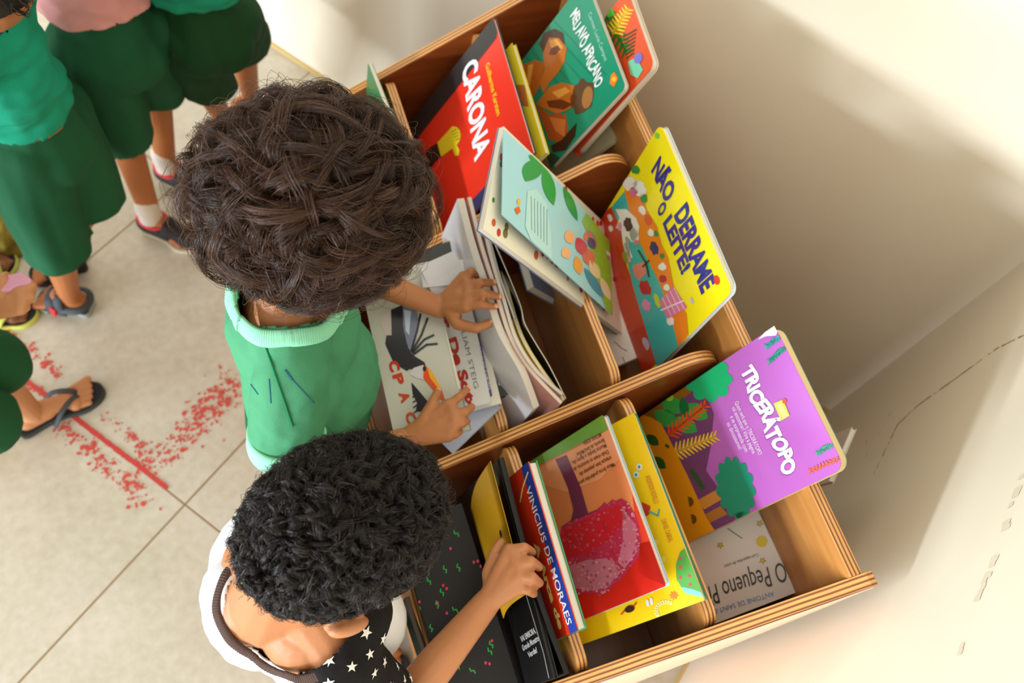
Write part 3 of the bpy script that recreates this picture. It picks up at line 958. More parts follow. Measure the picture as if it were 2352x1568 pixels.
WP = PAGES
sheaf('white softcover nearest the gripping fingers, first of the upright booklets', [(1058, 455), (1085, 560), (1118, 660), (1150, 760), (1200, 850), (1232, 935)], 0, 0, .2, .0095, (232, 230, 236), WP, -.2, zlist=[.66, .665, .667, .665, .64, .60])
sheaf('white stapled booklet with a reddish cover, second of the upright booklets', [(1078, 452), (1105, 560), (1140, 670), (1172, 770), (1220, 850), (1290, 925)], 0, 0, .2, .006, (206, 150, 140), WP, -.18, zlist=[.662, .667, .67, .665, .64, .61])
sheaf('floppy booklet with a red spine line, third of the upright booklets', [(1107, 495), (1128, 590), (1158, 690), (1187, 780), (1232, 850), (1292, 905)], 0, 0, .2, .005, (214, 196, 190), WP, -.12, zlist=[.66, .666, .67, .665, .64, .61])
sheaf('yellow covered booklet bulging below the black one in the middle bin', [(1150, 600), (1172, 690), (1200, 775), (1245, 850), (1296, 918)], 0, 0, .19, .005, (236, 206, 36), WP, -.1, zlist=[.64, .65, .65, .63, .60])
sheaf('black covered booklet with a thin white page edge, last of the upright booklets', [(1130, 545), (1165, 625), (1195, 700), (1205, 742), (1232, 790), (1262, 840), (1300, 915)], 0, 0, .2, .0025, (26, 24, 24), mat((226, 216, 190), .8), -.05, zlist=[.655, .662, .668, .665, .65, .63, .60])
sheaf('dark grey booklet leaning behind the white ones in the middle bin', [(1122, 540), (1145, 625), (1168, 690), (1182, 730)], 0, 0, .19, .004, (70, 72, 84), WP, -.1, zlist=[.655, .66, .66, .655])
sheaf('white page block lowest of the upright booklets, behind the gripping fingers', [(1072, 525), (1092, 590), (1118, 660), (1136, 700)], 0, 0, .17, .009, (236, 234, 238), WP, -.15, zlist=[.635, .64, .64, .635])

# stack lying across the front bin of the middle row
PZ = .585
def flatbook(name, label, c0, c1, c2, z, t, color, zs=None, **k):
    """c0 corner, c1 along u, c2 along v (pixels on the cover plane)"""
    zs = zs or (z, z, z)
    A = np.array(W(*c0, zs[0])); B = np.array(W(*c1, zs[1])); D = np.array(W(*c2, zs[2]))
    return Book(name, label, A, B - A, D - A, np.linalg.norm(B - A), np.linalg.norm(D - A), t, color, **k)


b = flatbook('hardcover_book', 'black hardcover with a white and red label at the bottom of the hand-held stack', (1060, 545), (1178, 902), (930, 620), 0, .010, (48, 50, 46), zs=(.598, .575, .575), cover=.0014, spine='v1')
b.poly([(1136, 852), (1156, 840), (1157, 876), (1146, 886)], (225, 222, 220), 2)
b.poly([(1140, 852), (1150, 843), (1156, 874), (1150, 862)], (206, 40, 40), 3)
b.build()
b = flatbook('picture_book', 'cream book with an orange shape and a purple title strip within the stack', (1068, 590), (1152, 925), (940, 650), 0, .006, (226, 222, 206), zs=(.607, .59, .59), cover=.001, spine='v1')
b.poly([(1086, 762), (1099, 760), (1131, 908), (1124, 914)], (86, 74, 140), 2)
b.text('LUIZ ROVENSO CAPUTO', (1091, 772), (1121, 895), (1097, 770), (230, 228, 240), layer=4, bold=.02)
b.poly([(1082, 778), (1088, 778), (1097, 800), (1104, 830), (1105, 850), (1100, 842), (1090, 805)], (222, 130, 30), 3)
b.build()
b = flatbook('picture_book', 'white book with the red words Dr. De Soto held open by two hands', (1062, 600), (1128, 925), (930, 640), 0, .009, (214, 214, 212), zs=(.619, .602, .60), cover=.0008, spine='v1', r=.004)
b.text('Dr. De Soto', (1003, 700), (1080, 952), (1021, 690), (178, 44, 34), bold=.05)
b.text('WILLIAM STEIG', (1048, 715), (1090, 893), (1058, 711), (120, 124, 120), bold=-.005)
b.build()
b = flatbook('loose_sheet', 'torn white sheet sticking up between the curls and the gripping hand', (1043, 575), (1075, 645), (985, 640), 0, .0008, (222, 222, 226), zs=(.66, .64, .645), cover=.0004, spine='none', category='paper', rough=.6, coat=0)
b.poly([(1055, 664), (1063, 655), (1062, 668)], (220, 120, 60), 2)
b.build(pages=False)
b = flatbook('loose_sheet', 'ragged white sheet with a small orange mark beside the gripping hand', (1063, 596), (1070, 650), (1000, 668), 0, .0008, (214, 214, 216), zs=(.652, .645, .64), cover=.0004, spine='none', category='paper', rough=.6, coat=0)
b.build(pages=False)
b = flatbook('picture_book', 'grey book with a painted toucan on its cover, on top of the stack', (985, 600), (1082, 985), (860, 700), 0, .008, (196, 196, 184), zs=(.632, .612, .62), cover=.0014, spine='v0', r=.0)
b.poly([(880, 715), (902, 715), (898, 775), (893, 790), (886, 770), (872, 740)], (205, 190, 184), 2)
b.poly([(985, 600), (1002, 668), (1052, 895), (1062, 890), (1010, 660), (992, 596)], (222, 216, 196), 2)
BK = (44, 44, 48)
b.poly([(898, 712), (925, 700), (945, 700), (928, 760), (938, 800), (948, 815), (975, 832), (980, 845), (968, 848), (955, 848), (940, 848), (935, 852), (905, 835), (885, 790), (888, 770), (900, 770)], BK, 3)
b.poly([(925, 700), (955, 702), (962, 740), (955, 780), (945, 812), (935, 790), (926, 750)], (120, 128, 150), 4)
b.poly([(928, 712), (944, 715), (940, 770), (932, 760)], (190, 205, 228), 5)
for p in [[(945, 805), (958, 760), (966, 722)], [(946, 808), (968, 770), (982, 732)], [(948, 810), (975, 780), (996, 770)], [(950, 814), (980, 792), (1004, 790)]]: b.line(p, 5, BK, 5)
b.poly([(950, 845), (972, 838), (976, 850), (974, 872), (955, 868), (940, 858)], (206, 202, 204), 4)
b.poly([(974, 838), (984, 846), (1014, 892), (1022, 918), (1016, 920), (1004, 905), (982, 880), (972, 868)], (222, 84, 30), 5)
b.poly([(982, 846), (990, 850), (1014, 892), (1012, 900), (988, 868)], (240, 170, 40), 6)
b.disc(975, 847, 4, 6, (40, 40, 40), 7)
b.poly([(945, 878), (960, 895), (985, 925), (975, 945), (955, 945), (958, 925), (948, 905)], BK, 3)
for k in range(4): b.line([(960 + k * 2, 905 + k * 10), (948 + k, 912 + k * 12)], 3, BK, 4)
for k_, (ch, p_) in enumerate((('C', (892, 832)), ('P', (902, 862)), ('A', (916, 903)), ('C', (930, 950)))): b.text(ch, p_, (p_[0] + 8, p_[1] + 24), (p_[0] + 20, p_[1] - 5), (196, 50 + 12 * k_, 34), bold=.05)
b.build()
b = flatbook('picture_book', 'bluish grey softcover lying underneath the stack toward the second boy', (1150, 935), (1040, 1040), (1010, 900), 0, .006, (176, 182, 200), zs=(.575, .565, .565), cover=.0006, spine='v1')
b.build()

# ---- bottom row
b = leanbook('picture_book', 'salmon and red book with a pink crowned tree and MICHAEL ROSEN lettering', (1385, 952), (1530, 1345), (1213, 1063), .674, .235, .0085,
             (222, 128, 78), cover=.0009, spine='v1', r=.004)
b.poly([(1380, 945), (1400, 985), (1216, 1080), (1200, 1060)], (104, 150, 50), 2)
b.poly([(1545, 1350), (1330, 1440), (1285, 1335), (1300, 1290), (1500, 1240)], (206, 32, 22), 2)
b.poly([(1400, 985), (1425, 1050), (1380, 1100), (1300, 1130), (1240, 1110), (1230, 1080)], (228, 146, 100), 1)
b.poly([(1448, 1105), (1545, 1350), (1470, 1320), (1462, 1200)], (214, 58, 36), 2)
TRK = (112, 44, 74)
b.poly([(1276, 1055), (1302, 1044), (1318, 1080), (1335, 1120), (1348, 1165), (1352, 1178), (1372, 1170), (1392, 1152), (1380, 1200), (1330, 1215), (1290, 1210), (1312, 1195), (1318, 1170), (1305, 1120), (1290, 1085)], TRK, 3)
CR = [(1290, 1212), (1312, 1197), (1350, 1182), (1374, 1171), (1388, 1154), (1396, 1158), (1406, 1147), (1416, 1150), (1428, 1144), (1442, 1153), (1456, 1175), (1463, 1190), (1469, 1208), (1468, 1222), (1474, 1240), (1470, 1258),
      (1470, 1276), (1456, 1296), (1446, 1304), (1440, 1317), (1424, 1334), (1412, 1340), (1400, 1356), (1386, 1362), (1380, 1370), (1366, 1360), (1352, 1364), (1340, 1360), (1328, 1367), (1312, 1356), (1304, 1330), (1296, 1290), (1286, 1245)]
b.poly(CR, (190, 44, 78), 4)
b.poly([(1300, 1215), (1352, 1190), (1392, 1168), (1424, 1158), (1440, 1190), (1400, 1240), (1350, 1270), (1305, 1280), (1292, 1245)], (204, 30, 44), 5)
b.poly([(1430, 1165), (1462, 1205), (1466, 1265), (1436, 1305), (1420, 1290), (1432, 1240)], (206, 110, 136), 5)
b.poly([(1302, 1300), (1350, 1285), (1405, 1280), (1430, 1310), (1396, 1350), (1352, 1356), (1315, 1348)], (196, 110, 130), 5)


def inside(p, poly):
    c = False
    for i in range(len(poly)):
        a, q = poly[i], poly[i - 1]
        if (a[1] > p[1]) != (q[1] > p[1]) and p[0] < (q[0] - a[0]) * (p[1] - a[1]) / (q[1] - a[1]) + a[0]: c = not c
    return c


rg = random.Random(5)
for k in range(420):
    x = rg.uniform(1286, 1474); y = rg.uniform(1146, 1368)
    if not inside((x, y), CR): continue
    pale = (x > 1425 or y > 1290)
    b.disc(x, y, rg.uniform(1.5, 4), rg.uniform(1.5, 4), rg.choice([(220, 140, 160), (214, 120, 144), (180, 70, 100)] if pale else [(210, 60, 84), (186, 36, 62), (206, 84, 110), (196, 40, 50)]), 6 + k % 2, n=6, jag=.4, seed=k)
for i, (s_, p0, p1) in enumerate((('“Meus livros preferidos para', (1413, 1060), (1330, 1106)), ('crianças bem pequenas são', (1404, 1046), (1331, 1086)), ('Onde vivem os monstros, de', (1398, 1032), (1318, 1074)), ('Maurice Sendak, e Agora não,', (1392, 1018), (1314, 1060)), ('Bernardo, de David McKee.”', (1388, 1006), (1322, 1042)), ('MICHAEL ROSEN', (1380, 993), (1340, 1013)))):
    b.text(s_, p0, p1, (p0[0] + 4, p0[1] + 9), (90, 44, 24), layer=5, bold=.01)
b.build(back_color=(170, 205, 226))

b = leanbook('picture_book', 'broad yellow book signed ANDERSON NOVELLO and DANIEL CABRAL behind the red tree book', (1455, 948), (1618, 1378), (1250, 1058), .672, .262, .008,
             (244, 202, 16), cover=.0012, spine='v1')
for s_, p0, p1, up in (('ANDERSON NOVELLO', (1482, 1094), (1504, 1158), (1493, 1088)), ('DANIEL CABRAL', (1519, 1194), (1537, 1246), (1530, 1189))):
    b.text(s_, p0, p1, up, (206, 120, 50), layer=4)
b.poly([(1618, 1372), (1575, 1362), (1554, 1330), (1553, 1295), (1562, 1268), (1575, 1256), (1590, 1300)], (90, 170, 80), 2)
b.poly([(1618, 1372), (1575, 1362), (1562, 1346), (1590, 1352), (1612, 1360)], (130, 206, 200), 3)
for p in ((1563, 1282), (1564, 1302), (1563, 1326), (1584, 1322), (1586, 1342)): b.poly(star_px(p, 6, 20), (216, 80, 96), 4)
b.poly([(1474, 1152), (1495, 1162), (1492, 1180), (1484, 1186)], (206, 50, 40), 4); b.line([(1492, 1174), (1512, 1184), (1515, 1170)], 4, (60, 170, 170), 5)
for c in ((1469, 1072), (1462, 1090)): b.disc(*c, 7, 8, (222, 226, 220), 4); b.disc(c[0], c[1], 3, 4, (80, 150, 150), 5)
for c in ((1488, 1384), (1497, 1380)): b.disc(*c, 3.5, 9, (222, 226, 222), 4, rot=-10)
b.disc(1447, 1398, 12, 8, (60, 34, 26), 4, rot=-20); b.line([(1435, 1402), (1428, 1410)], 4, (206, 70, 40), 4); b.line([(1456, 1392), (1462, 1384)], 4, (206, 70, 40), 4)
b.poly(star_px((1548, 1367), 12, 5, .5, 8), (226, 130, 50), 3)
for k in range(11):
    a = math.radians(150 + k * 15); b.disc(1530 + 22 * math.cos(a), 1402 + 20 * math.sin(a), 4.5, 4.5, (240, 228, 140), 3)
for c in ((1508, 1246), (1525, 1284)): b.disc(*c, 6, 8, (240, 216, 90), 3)
b.build(back_color=(60, 140, 90))

b = leanbook('board_book', 'glossy purple board book titled Triceratopo with green trees, jutting over the back', (1780, 748), (1940, 1075), (1475, 955), .79, .30, .013,
             (184, 100, 190), cover=.0012, spine='none', r=.014, inset=0, rough=.16, coat=.7)
PU = (112, 64, 112)
b.poly([(1572, 890), (1620, 900), (1640, 950), (1632, 1030), (1622, 1080), (1650, 1120), (1690, 1190), (1655, 1240), (1600, 1260), (1540, 1150), (1480, 960)], PU, 1)
b.poly([(1478, 935), (1565, 880), (1590, 900), (1500, 965), (1480, 975)], (140, 100, 30), 2)
b.poly([(1600, 1150), (1650, 1122), (1668, 1140), (1618, 1170)], (206, 140, 60), 2); b.poly([(1612, 1185), (1655, 1162), (1672, 1180), (1622, 1205)], (176, 116, 50), 2)
for (x, y) in ((1530, 960), (1545, 930), (1600, 945), (1575, 975)): b.poly(leaf_px((x, y), 62, 38, 30), (50, 160, 70), 3)
b.poly(leaf_px((1572, 935), 50, 22, 80), (16, 110, 60), 4)
frond(b, (1535, 1000), (1622, 930), 20, (232, 84, 30), 5); frond(b, (1548, 1040), (1645, 1002), 22, (240, 194, 60), 5)
b.disc(1628, 870, 46, 44, (16, 176, 112), 4, lobes=9, amp=.22, rot=20)
b.disc(1690, 1120, 38, 62, (18, 140, 112), 4, lobes=13, amp=.2, rot=-12); b.poly([(1686, 1180), (1712, 1172), (1724, 1195), (1702, 1205)], (18, 140, 112), 4)
for k in range(5): b.disc(1590 + 6 * k, 1082 + 9 * k, 5, 7, (50, 92, 50), 4, lobes=5, amp=.2)
b.disc(1539, 912, 9, 9, (150, 200, 40), 5)
b.poly([(1470, 950), (1497, 958), (1520, 972), (1540, 1010), (1580, 1090), (1625, 1190), (1655, 1235), (1570, 1270), (1530, 1180), (1480, 1040)], (232, 156, 22), 6)
for c, rr in (((1500, 1010), 22), ((1515, 1062), 24), ((1534, 1024), 8)): b.poly(leaf_px(c, rr * 1.7, rr, 40), (20, 96, 40), 7)
for c in ((1583, 1152), (1590, 1192)):
    b.poly(arc(c[0], c[1], 12, -100, 80, 8), (110, 80, 30), 7)
b.text('TRICERÁTOPO', (1700, 852), (1806, 1092), (1728, 840), (238, 240, 250), bold=.05, wavy=.14, shadow=(.001, .001, (120, 60, 140)))
for i, (s_, p0, p1) in enumerate((('Quem será que o TRICERÁTOPO', (1689, 924), (1744, 1045)), ('vai encontrar? Vire a página', (1682, 936), (1730, 1042)), ('e se surpreenda com', (1678, 957), (1713, 1038)), ('os dinossauros!', (1670, 972), (1699, 1033)))):
    b.text(s_, p0, p1, (p0[0] + 9, p0[1] - 3), (232, 206, 236), layer=5, bold=.01)
b.poly([(1778, 926), (1800, 917), (1815, 954), (1795, 966)], (206, 212, 90), 5); b.text('DESCUBRA OS DINOS', (1786, 932), (1800, 960), (1796, 926), (240, 244, 220), layer=6); b.disc(1803, 921, 5, 6, (226, 90, 60), 6)
# child's crayon scribbles near the worn corners
for (x0, y0, x1, y1, c) in ((1766, 830, 1806, 796, (30, 160, 130)), (1760, 795, 1790, 775, (60, 170, 160)), (1876, 1040, 1914, 1020, (60, 170, 140)), (1858, 1082, 1928, 1052, (236, 110, 60))):
    n = 26; b.line([(x0 + (x1 - x0) * i / n + 6 * math.sin(i * 2.2), y0 + (y1 - y0) * i / n + 7 * math.cos(i * 2.2)) for i in range(n + 1)], 2.0, c, 6)
b.poly([(1742, 780), (1775, 745), (1790, 752), (1784, 770), (1760, 772)], (225, 225, 226), 7)
b.build(back_color=(40, 150, 130), page_color=(214, 190, 140))

b = Book('hardcover_book', 'cream book O Pequeno Principe with yellow stars lying low in the last bin', W(1743, 1172, .595), (.03, -1, 0), (-.80, 0, -.6), .17, .165, .012, (232, 222, 212), cover=.0012, spine='v0', rough=.4, coat=.1)
b.A = b.A + b.u * -.06; b.w = .172; b.v = np.array([-.80, -.024, -.6]); b.v /= np.linalg.norm(b.v)
b.text('O Pequeno Principe', (1797, 1290), (1548, 1372), (1812, 1334), (62, 66, 58), shear=.25, bold=.0)
b.text('ANTOINE DE SAINT-EXUPÉRY', (1776, 1357), (1590, 1414), (1779, 1368), (110, 150, 196))
b.text('Com aquarelas do autor', (1741, 1270), (1662, 1298), (1744, 1277), (90, 90, 86))
b.disc(1750, 1243, 13, 13, (222, 196, 40), 4, n=24)
for p in ((1745, 1202), (1655, 1252), (1752, 1287), (1634, 1387)):
    b.poly(star_px(p, 9, 10, .45), (110, 100, 40), 4); b.poly(star_px(p, 7, 10, .42), (222, 190, 40), 5)
b.line([(1672, 1213), (1684, 1222), (1705, 1236)], 2.2, (110, 140, 80), 4)
b.build(back_color=(60, 150, 200))

PA, PB, u, v, w = lean((1213, 1060), (1327, 1448), (1183, 1082), .668)
# the front board faces left, the page block is seen from above
b = Book('picture_book', 'red and blue hardcover by VINICIUS DE MORAES tilted over the first divider', PA, u, (-.30, 0, -.954), w, .24, .013, (206, 50, 22), cover=.0017, spine='v1', inset=.002)
b.poly([(1197, 1075), (1218, 1040), (1260, 1040), (1370, 1460), (1312, 1462), (1259, 1268)], (38, 64, 156), 1)
b.text('VINICIUS DE MORAES', (1209, 1122), (1304, 1436), (1220, 1118), (226, 226, 232), bold=.01)
b.text('A Arca de', (1227, 1247), (1286, 1446), (1236, 1244), (238, 206, 120), bold=.05)
b.line([(1214, 1084), (1202, 1120), (1196, 1152)], 3.0, (232, 214, 130), 4)
b.build(back_color=(50, 140, 84))

# open black picture book in the front bin
b = flatbook('picture_book', 'large black picture book with tiny green and pink squiggles open in the front bin', (1060, 1155), (1200, 1600), (905, 1190), 0, .012, (9, 7, 6), zs=(.56, .54, .56), cover=.001, spine='v1', rough=.45, coat=.05)
rg = random.Random(21)
for i, (x, y) in enumerate([(1048, 1225), (1053, 1303), (1022, 1307), (985, 1334), (960, 1393), (1004, 1388), (990, 1442), (1057, 1480), (1128, 1480), (1050, 1530), (1085, 1540), (1125, 1495), (1015, 1360), (1045, 1400), (1075, 1440), (1100, 1400)]):
    a = math.radians(50 + rg.uniform(-25, 25)); d = np.array([math.cos(a), math.sin(a)]); n_ = np.array([-d[1], d[0]])
    p = [np.array([x, y]) + d * t * 9 + n_ * (2.4 if k % 2 else -2.4) for k, t in enumerate((-.9, -.3, .3, .9))]
    b.line([tuple(q) for q in p], 2.6, (40, 176, 66), 2)
for i in range(22):
    b.disc(rg.uniform(940, 1130), rg.uniform(1220, 1560), 2.8, 3.8, (226, 54, 92), 3, n=8)
b.text('VAI EMBORA,', (1205, 1478), (1243, 1452), (1198, 1462), (176, 178, 176), layer=4)
black_open = b
b.build()
root = thing('folded_page', 'golden yellow page standing up inside the black picture book', 'page', tuple(W(1115, 1290, .556)))
GU = [np.array(W(1081, 1167, .558)), np.array(W(1116, 1290, .556)), np.array(W(1156, 1420, .554))]
TO = [np.array(W(1126, 1059, .648)), np.array(W(1166, 1210, .645)), np.array(W(1206, 1366, .625))]
vs = []; NA, NB = 16, 8
def q3(P, t): return P[0] * (1 - t) ** 2 + (2 * P[1] - .5 * (P[0] + P[2])) * 2 * t * (1 - t) + P[2] * t ** 2
for o_ in (0, .0007):
    for i in range(NA + 1):
        for j in range(NB + 1):
            g, t_ = q3(GU, i / NA), q3(TO, i / NA); k = j / NB
            vs.append(tuple(g * (1 - k) + t_ * k + np.array([-.006 * math.sin(math.pi * k) + o_, .002 * math.sin(k * 3), 0])))
st = NB + 1; K = (NA + 1) * st; fs = []
for i in range(NA):
    for j in range(NB):
        a = i * st + j; fs += [(a, a + 1, a + 1 + st, a + st), (K + a, K + a + st, K + a + 1 + st, K + a + 1)]
for i in range(NA):
    for j in (0, NB):
        a = i * st + j; fs.append((a, a + st, K + a + st, K + a))
hole = W(1157, 1223, .64)
hv = [tuple(np.array(hole) + np.array([-.004, .0045 * math.sin(t), .009 * math.cos(t)])) for t in [k * .52 for k in range(12)]]
me = mesh_from('page', vs + hv, fs + [tuple(range(len(vs), len(vs) + 12))], True, [0] * len(fs) + [1])
put(add_obj('page', me, None, [mat((214, 164, 26), .4, coat=.1), mat((30, 24, 20), .6)]), root)

b = flatbook('hardcover_book', 'black hardcover lettered VAI EMBORA Grande Monstro Verde leaning on the first divider', (1142, 1058), (1272, 1558), (1092, 1106), 0, .006, (8, 7, 7), zs=(.64, .64, .545), cover=.0015, spine='none', rough=.35, coat=.1)
for s_, p0, p1 in (('VAI EMBORA,', (1199, 1474), (1233, 1452)), ('Grande Monstro', (1203, 1494), (1240, 1470)), ('Verde!', (1216, 1510), (1236, 1497))):
    b.text(s_, p0, p1, (p0[0] - 4, p0[1] - 12), (190, 190, 190), layer=4, bold=.02)
b.line([(1190, 1300), (1250, 1500), (1262, 1556)], 2, (130, 130, 126), 3)
b.build(page_color=(40, 40, 40))
sheaf('black hardcover pressed upright between the open book and the divider', [(1152, 1050), (1196, 1225), (1245, 1390), (1303, 1548)], 0, 0, .19, .006, (9, 8, 8), mat((18, 17, 16), .6), -.3, zlist=[.645, .645, .645, .64])
sheaf('grey page edge of the black book closest to the front rail', [(935, 1370), (950, 1425), (968, 1480), (985, 1530)], 0, 0, .05, .006, (40, 38, 36), mat((110, 106, 98), .8), -.1, zlist=[.53, .53, .53, .53])

# pale folder fallen behind the bookcase
b = Book('folder', 'pale grey folder stuck between the bookcase back and the wall', W(1957, 980, .62), np.array(W(1903, 1106, .60)) - np.array(W(1957, 980, .62)), (.1, .05, -.99), .085, .3, .007, (206, 198, 190), cover=.0008, spine='none', category='folder')
b.build()

# ------------------------------------------------------------------ people: organic surfaces
def capsule(p0, r0, p1, r1, seg=14, rings=5):
    p0 = np.array(p0, float); p1 = np.array(p1, float); d = p1 - p0; L = np.linalg.norm(d)
    e = d / L if L > 1e-6 else np.array([0, 0, 1.0])
    a = np.array([1.0, 0, 0]) if abs(e[0]) < .8 else np.array([0, 1.0, 0])
    s = np.cross(e, a); s /= np.linalg.norm(s); t = np.cross(e, s)
    prof = []
    for k in range(rings + 1):
        th = math.pi / 2 * k / rings; prof.append((-r0 * math.cos(th), max(r0 * math.sin(th), 1e-5)))
    for k in range(rings + 1):
        th = math.pi / 2 * k / rings; prof.append((L + r1 * math.sin(th), max(r1 * math.cos(th), 1e-5)))
    V = []; F = []
    for (h, r) in prof:
        for i in range(seg):
            an = 6.283185 * i / seg
            V.append(p0 + e * h + (s * math.cos(an) + t * math.sin(an)) * r)
    n = len(prof)
    for k in range(n - 1):
        for i in range(seg):
            a_ = k * seg + i; b_ = k * seg + (i + 1) % seg
            F.append((a_, b_, b_ + seg, a_ + seg))
    F.append(tuple(reversed(range(seg)))); F.append(tuple(range((n - 1) * seg, n * seg)))
    return V, F


def ball(c, rad, axes=None, seg=20, rings=14):
    c = np.array(c, float); A = np.eye(3) if axes is None else np.array(axes, float)
    V = []; F = []
    for k in range(rings + 1):
        th = math.pi * k / rings
        for i in range(seg):
            an = 6.283185 * i / seg
            l = np.array([rad[0] * math.sin(th) * math.cos(an), rad[1] * math.sin(th) * math.sin(an), rad[2] * math.cos(th)])
            V.append(c + A.T @ l)
    for k in range(rings):
        for i in range(seg):
            a_ = k * seg + i; b_ = k * seg + (i + 1) % seg
            F.append((a_, b_, b_ + seg, a_ + seg))
    return V, F


def axes3(f, up):
    f = np.array(f, float); f /= np.linalg.norm(f); up = np.array(up, float)
    s = np.cross(up, f); s /= np.linalg.norm(s); u = np.cross(f, s)
    return np.array([f, s, u])          # rows: forward, left, up


def chain(pts, rad, **k):
    return [capsule(pts[i], rad[i], pts[i + 1], rad[i + 1], **k) for i in range(len(pts) - 1)]


def fuse(name, prims, voxel, smooth=6, factor=.5, disp=None):
    v, f, _ = merge(prims)
    me = mesh_from(name, v, f)
    bm = bmesh.new(); bm.from_mesh(me)
    bmesh.ops.remove_doubles(bm, verts=bm.verts, dist=1e-6)
    bmesh.ops.recalc_face_normals(bm, faces=bm.faces); bm.to_mesh(me); bm.free()
    o = bpy.data.objects.new('fuse_tmp', me); COL.objects.link(o)
    m = o.modifiers.new('r', 'REMESH'); m.mode = 'VOXEL'; m.voxel_size = voxel; m.use_smooth_shade = True
    if smooth:
        m = o.modifiers.new('s', 'SMOOTH'); m.iterations = smooth; m.factor = factor
    dg = bpy.context.evaluated_depsgraph_get()
    out = bpy.data.meshes.new_from_object(o.evaluated_get(dg))
    bpy.data.objects.remove(o); bpy.data.meshes.remove(me)
    out.name = name
    if disp:
        n = len(out.vertices)
        co = np.empty(n * 3); out.vertices.foreach_get('co', co); co = co.reshape(-1, 3)
        no = np.empty(n * 3); out.vertices.foreach_get('normal', no); no = no.reshape(-1, 3)
        for i in range(n):
            d = disp(co[i], no[i])
            if d: co[i] += no[i] * d
        out.vertices.foreach_set('co', co.reshape(-1)); out.update()
    return out


def cut_mesh(me, kill, thick=0.0):
    bm = bmesh.new(); bm.from_mesh(me)
    dead = [f for f in bm.faces if kill(np.array(f.calc_center_median()))]
    bmesh.ops.delete(bm, geom=dead, context='FACES')
    # keep the largest island
    bm.to_mesh(me); bm.free()
    return me


def skin_mat(rgb):
    return mat(rgb, .48, spec=.35, bump=.12, bscale=260, var=.06, vscale=22)


def cloth_mat(rgb, bump=.35, scale=900, rough=.85, var=.07):
    return mat(rgb, rough, spec=.15, bump=bump, bscale=scale, var=var, vscale=14)


def folds(scale, amp, seed=0.0, stretch=(1, 1, 1)):
    def d(co, no):
        p = Vector((co[0] * scale * stretch[0] + seed, co[1] * scale * stretch[1], co[2] * scale * stretch[2]))
        return amp * (noise.noise(p) + .5 * noise.noise(p * 2.1))
    return d


def ring_band(name, center, rx, ry, axes, width, thick, mt, parent, seg=72, ribs=0, wob=0.0, flare=0.0):
    """knitted band: a flat ring in the plane of axes[0], axes[1], rising along axes[2]"""
    c = np.array(center, float); A = np.array(axes, float); V = []; F = []
    prof = [(-1, -1), (-1, -.2), (-1, .6), (-.5, 1), (.5, 1), (1, .6), (1, -.2), (1, -1)]
    n = len(prof)
    for i in range(seg):
        an = 6.283185 * i / seg
        rib = (1 + .10 * math.sin(an * ribs)) if ribs else 1
        for (p, q) in prof:
            r = thick / 2 * p * rib - flare * q * width / 2
            w = 1 + wob * math.sin(an * 3)
            V.append(c + A[0] * (rx * w + r) * math.cos(an) + A[1] * (ry * w + r) * math.sin(an) + A[2] * (q * width / 2))
    for i in range(seg):
        j = (i + 1) % seg
        for k in range(n):
            l = (k + 1) % n; F.append((i * n + k, j * n + k, j * n + l, i * n + l))
    me = mesh_from(name, V, F, True)
    return put(add_obj(name, me, None, [mt]), parent)


def band_path(name, pts, nrm, width, thick, mt, parent, ribs=220, closed=True):
    """knitted band along a closed path of points; nrm(point) gives the outward direction"""
    P = np.array(pts, float); n0 = len(P); Q = []
    for i in range(n0 if closed else n0 - 1):
        p0 = P[(i - 1) % n0] if closed or i else P[0]; p1 = P[i]; p2 = P[(i + 1) % n0]; p3 = P[(i + 2) % n0] if closed or i + 2 < n0 else P[-1]
        for k in range(10):
            s = k / 10
            Q.append(.5 * ((2 * p1) + (-p0 + p2) * s + (2 * p0 - 5 * p1 + 4 * p2 - p3) * s ** 2 + (-p0 + 3 * p1 - 3 * p2 + p3) * s ** 3))
    Q = np.array(Q); n = len(Q); V = []; F = []
    T = np.roll(Q, -1, 0) - np.roll(Q, 1, 0); T /= np.linalg.norm(T, axis=1)[:, None]
    cum = np.r_[0, np.cumsum(np.linalg.norm(np.diff(Q, axis=0), axis=1))]
    prof = [(-1, 0), (-.8, .8), (-.3, 1), (.3, 1), (.8, .8), (1, 0), (.6, -.5), (-.6, -.5)]
    m = len(prof)
    # denser rings so the ribs can show
    sub = 4; Q2 = []; T2 = []; c2 = []
    for i in range(n):
        for k in range(sub):
            a = k / sub; j = (i + 1) % n
            Q2.append(Q[i] * (1 - a) + Q[j] * a); T2.append(T[i]); c2.append(cum[i] + a * (np.linalg.norm(Q[j] - Q[i])))
    for i in range(len(Q2)):
        N = np.array(nrm(Q2[i]), float); N /= np.linalg.norm(N)
        B = np.cross(T2[i], N); B /= np.linalg.norm(B)
        rib = 1 + .13 * math.sin(c2[i] * ribs * 6.28)
        for (p, q) in prof:
            V.append(Q2[i] + B * p * width / 2 + N * q * thick * rib)
    M_ = len(Q2)
    for i in range(M_ if closed else M_ - sub):
        j = (i + 1) % M_
        for k in range(m):
            l = (k + 1) % m; F.append((i * m + k, j * m + k, j * m + l, i * m + l))
    me = mesh_from(name, V, F, True)
    bm = bmesh.new(); bm.from_mesh(me); bmesh.ops.recalc_face_normals(bm, faces=bm.faces); bm.to_mesh(me); bm.free()
    return put(add_obj(name, me, None, [mt]), parent)


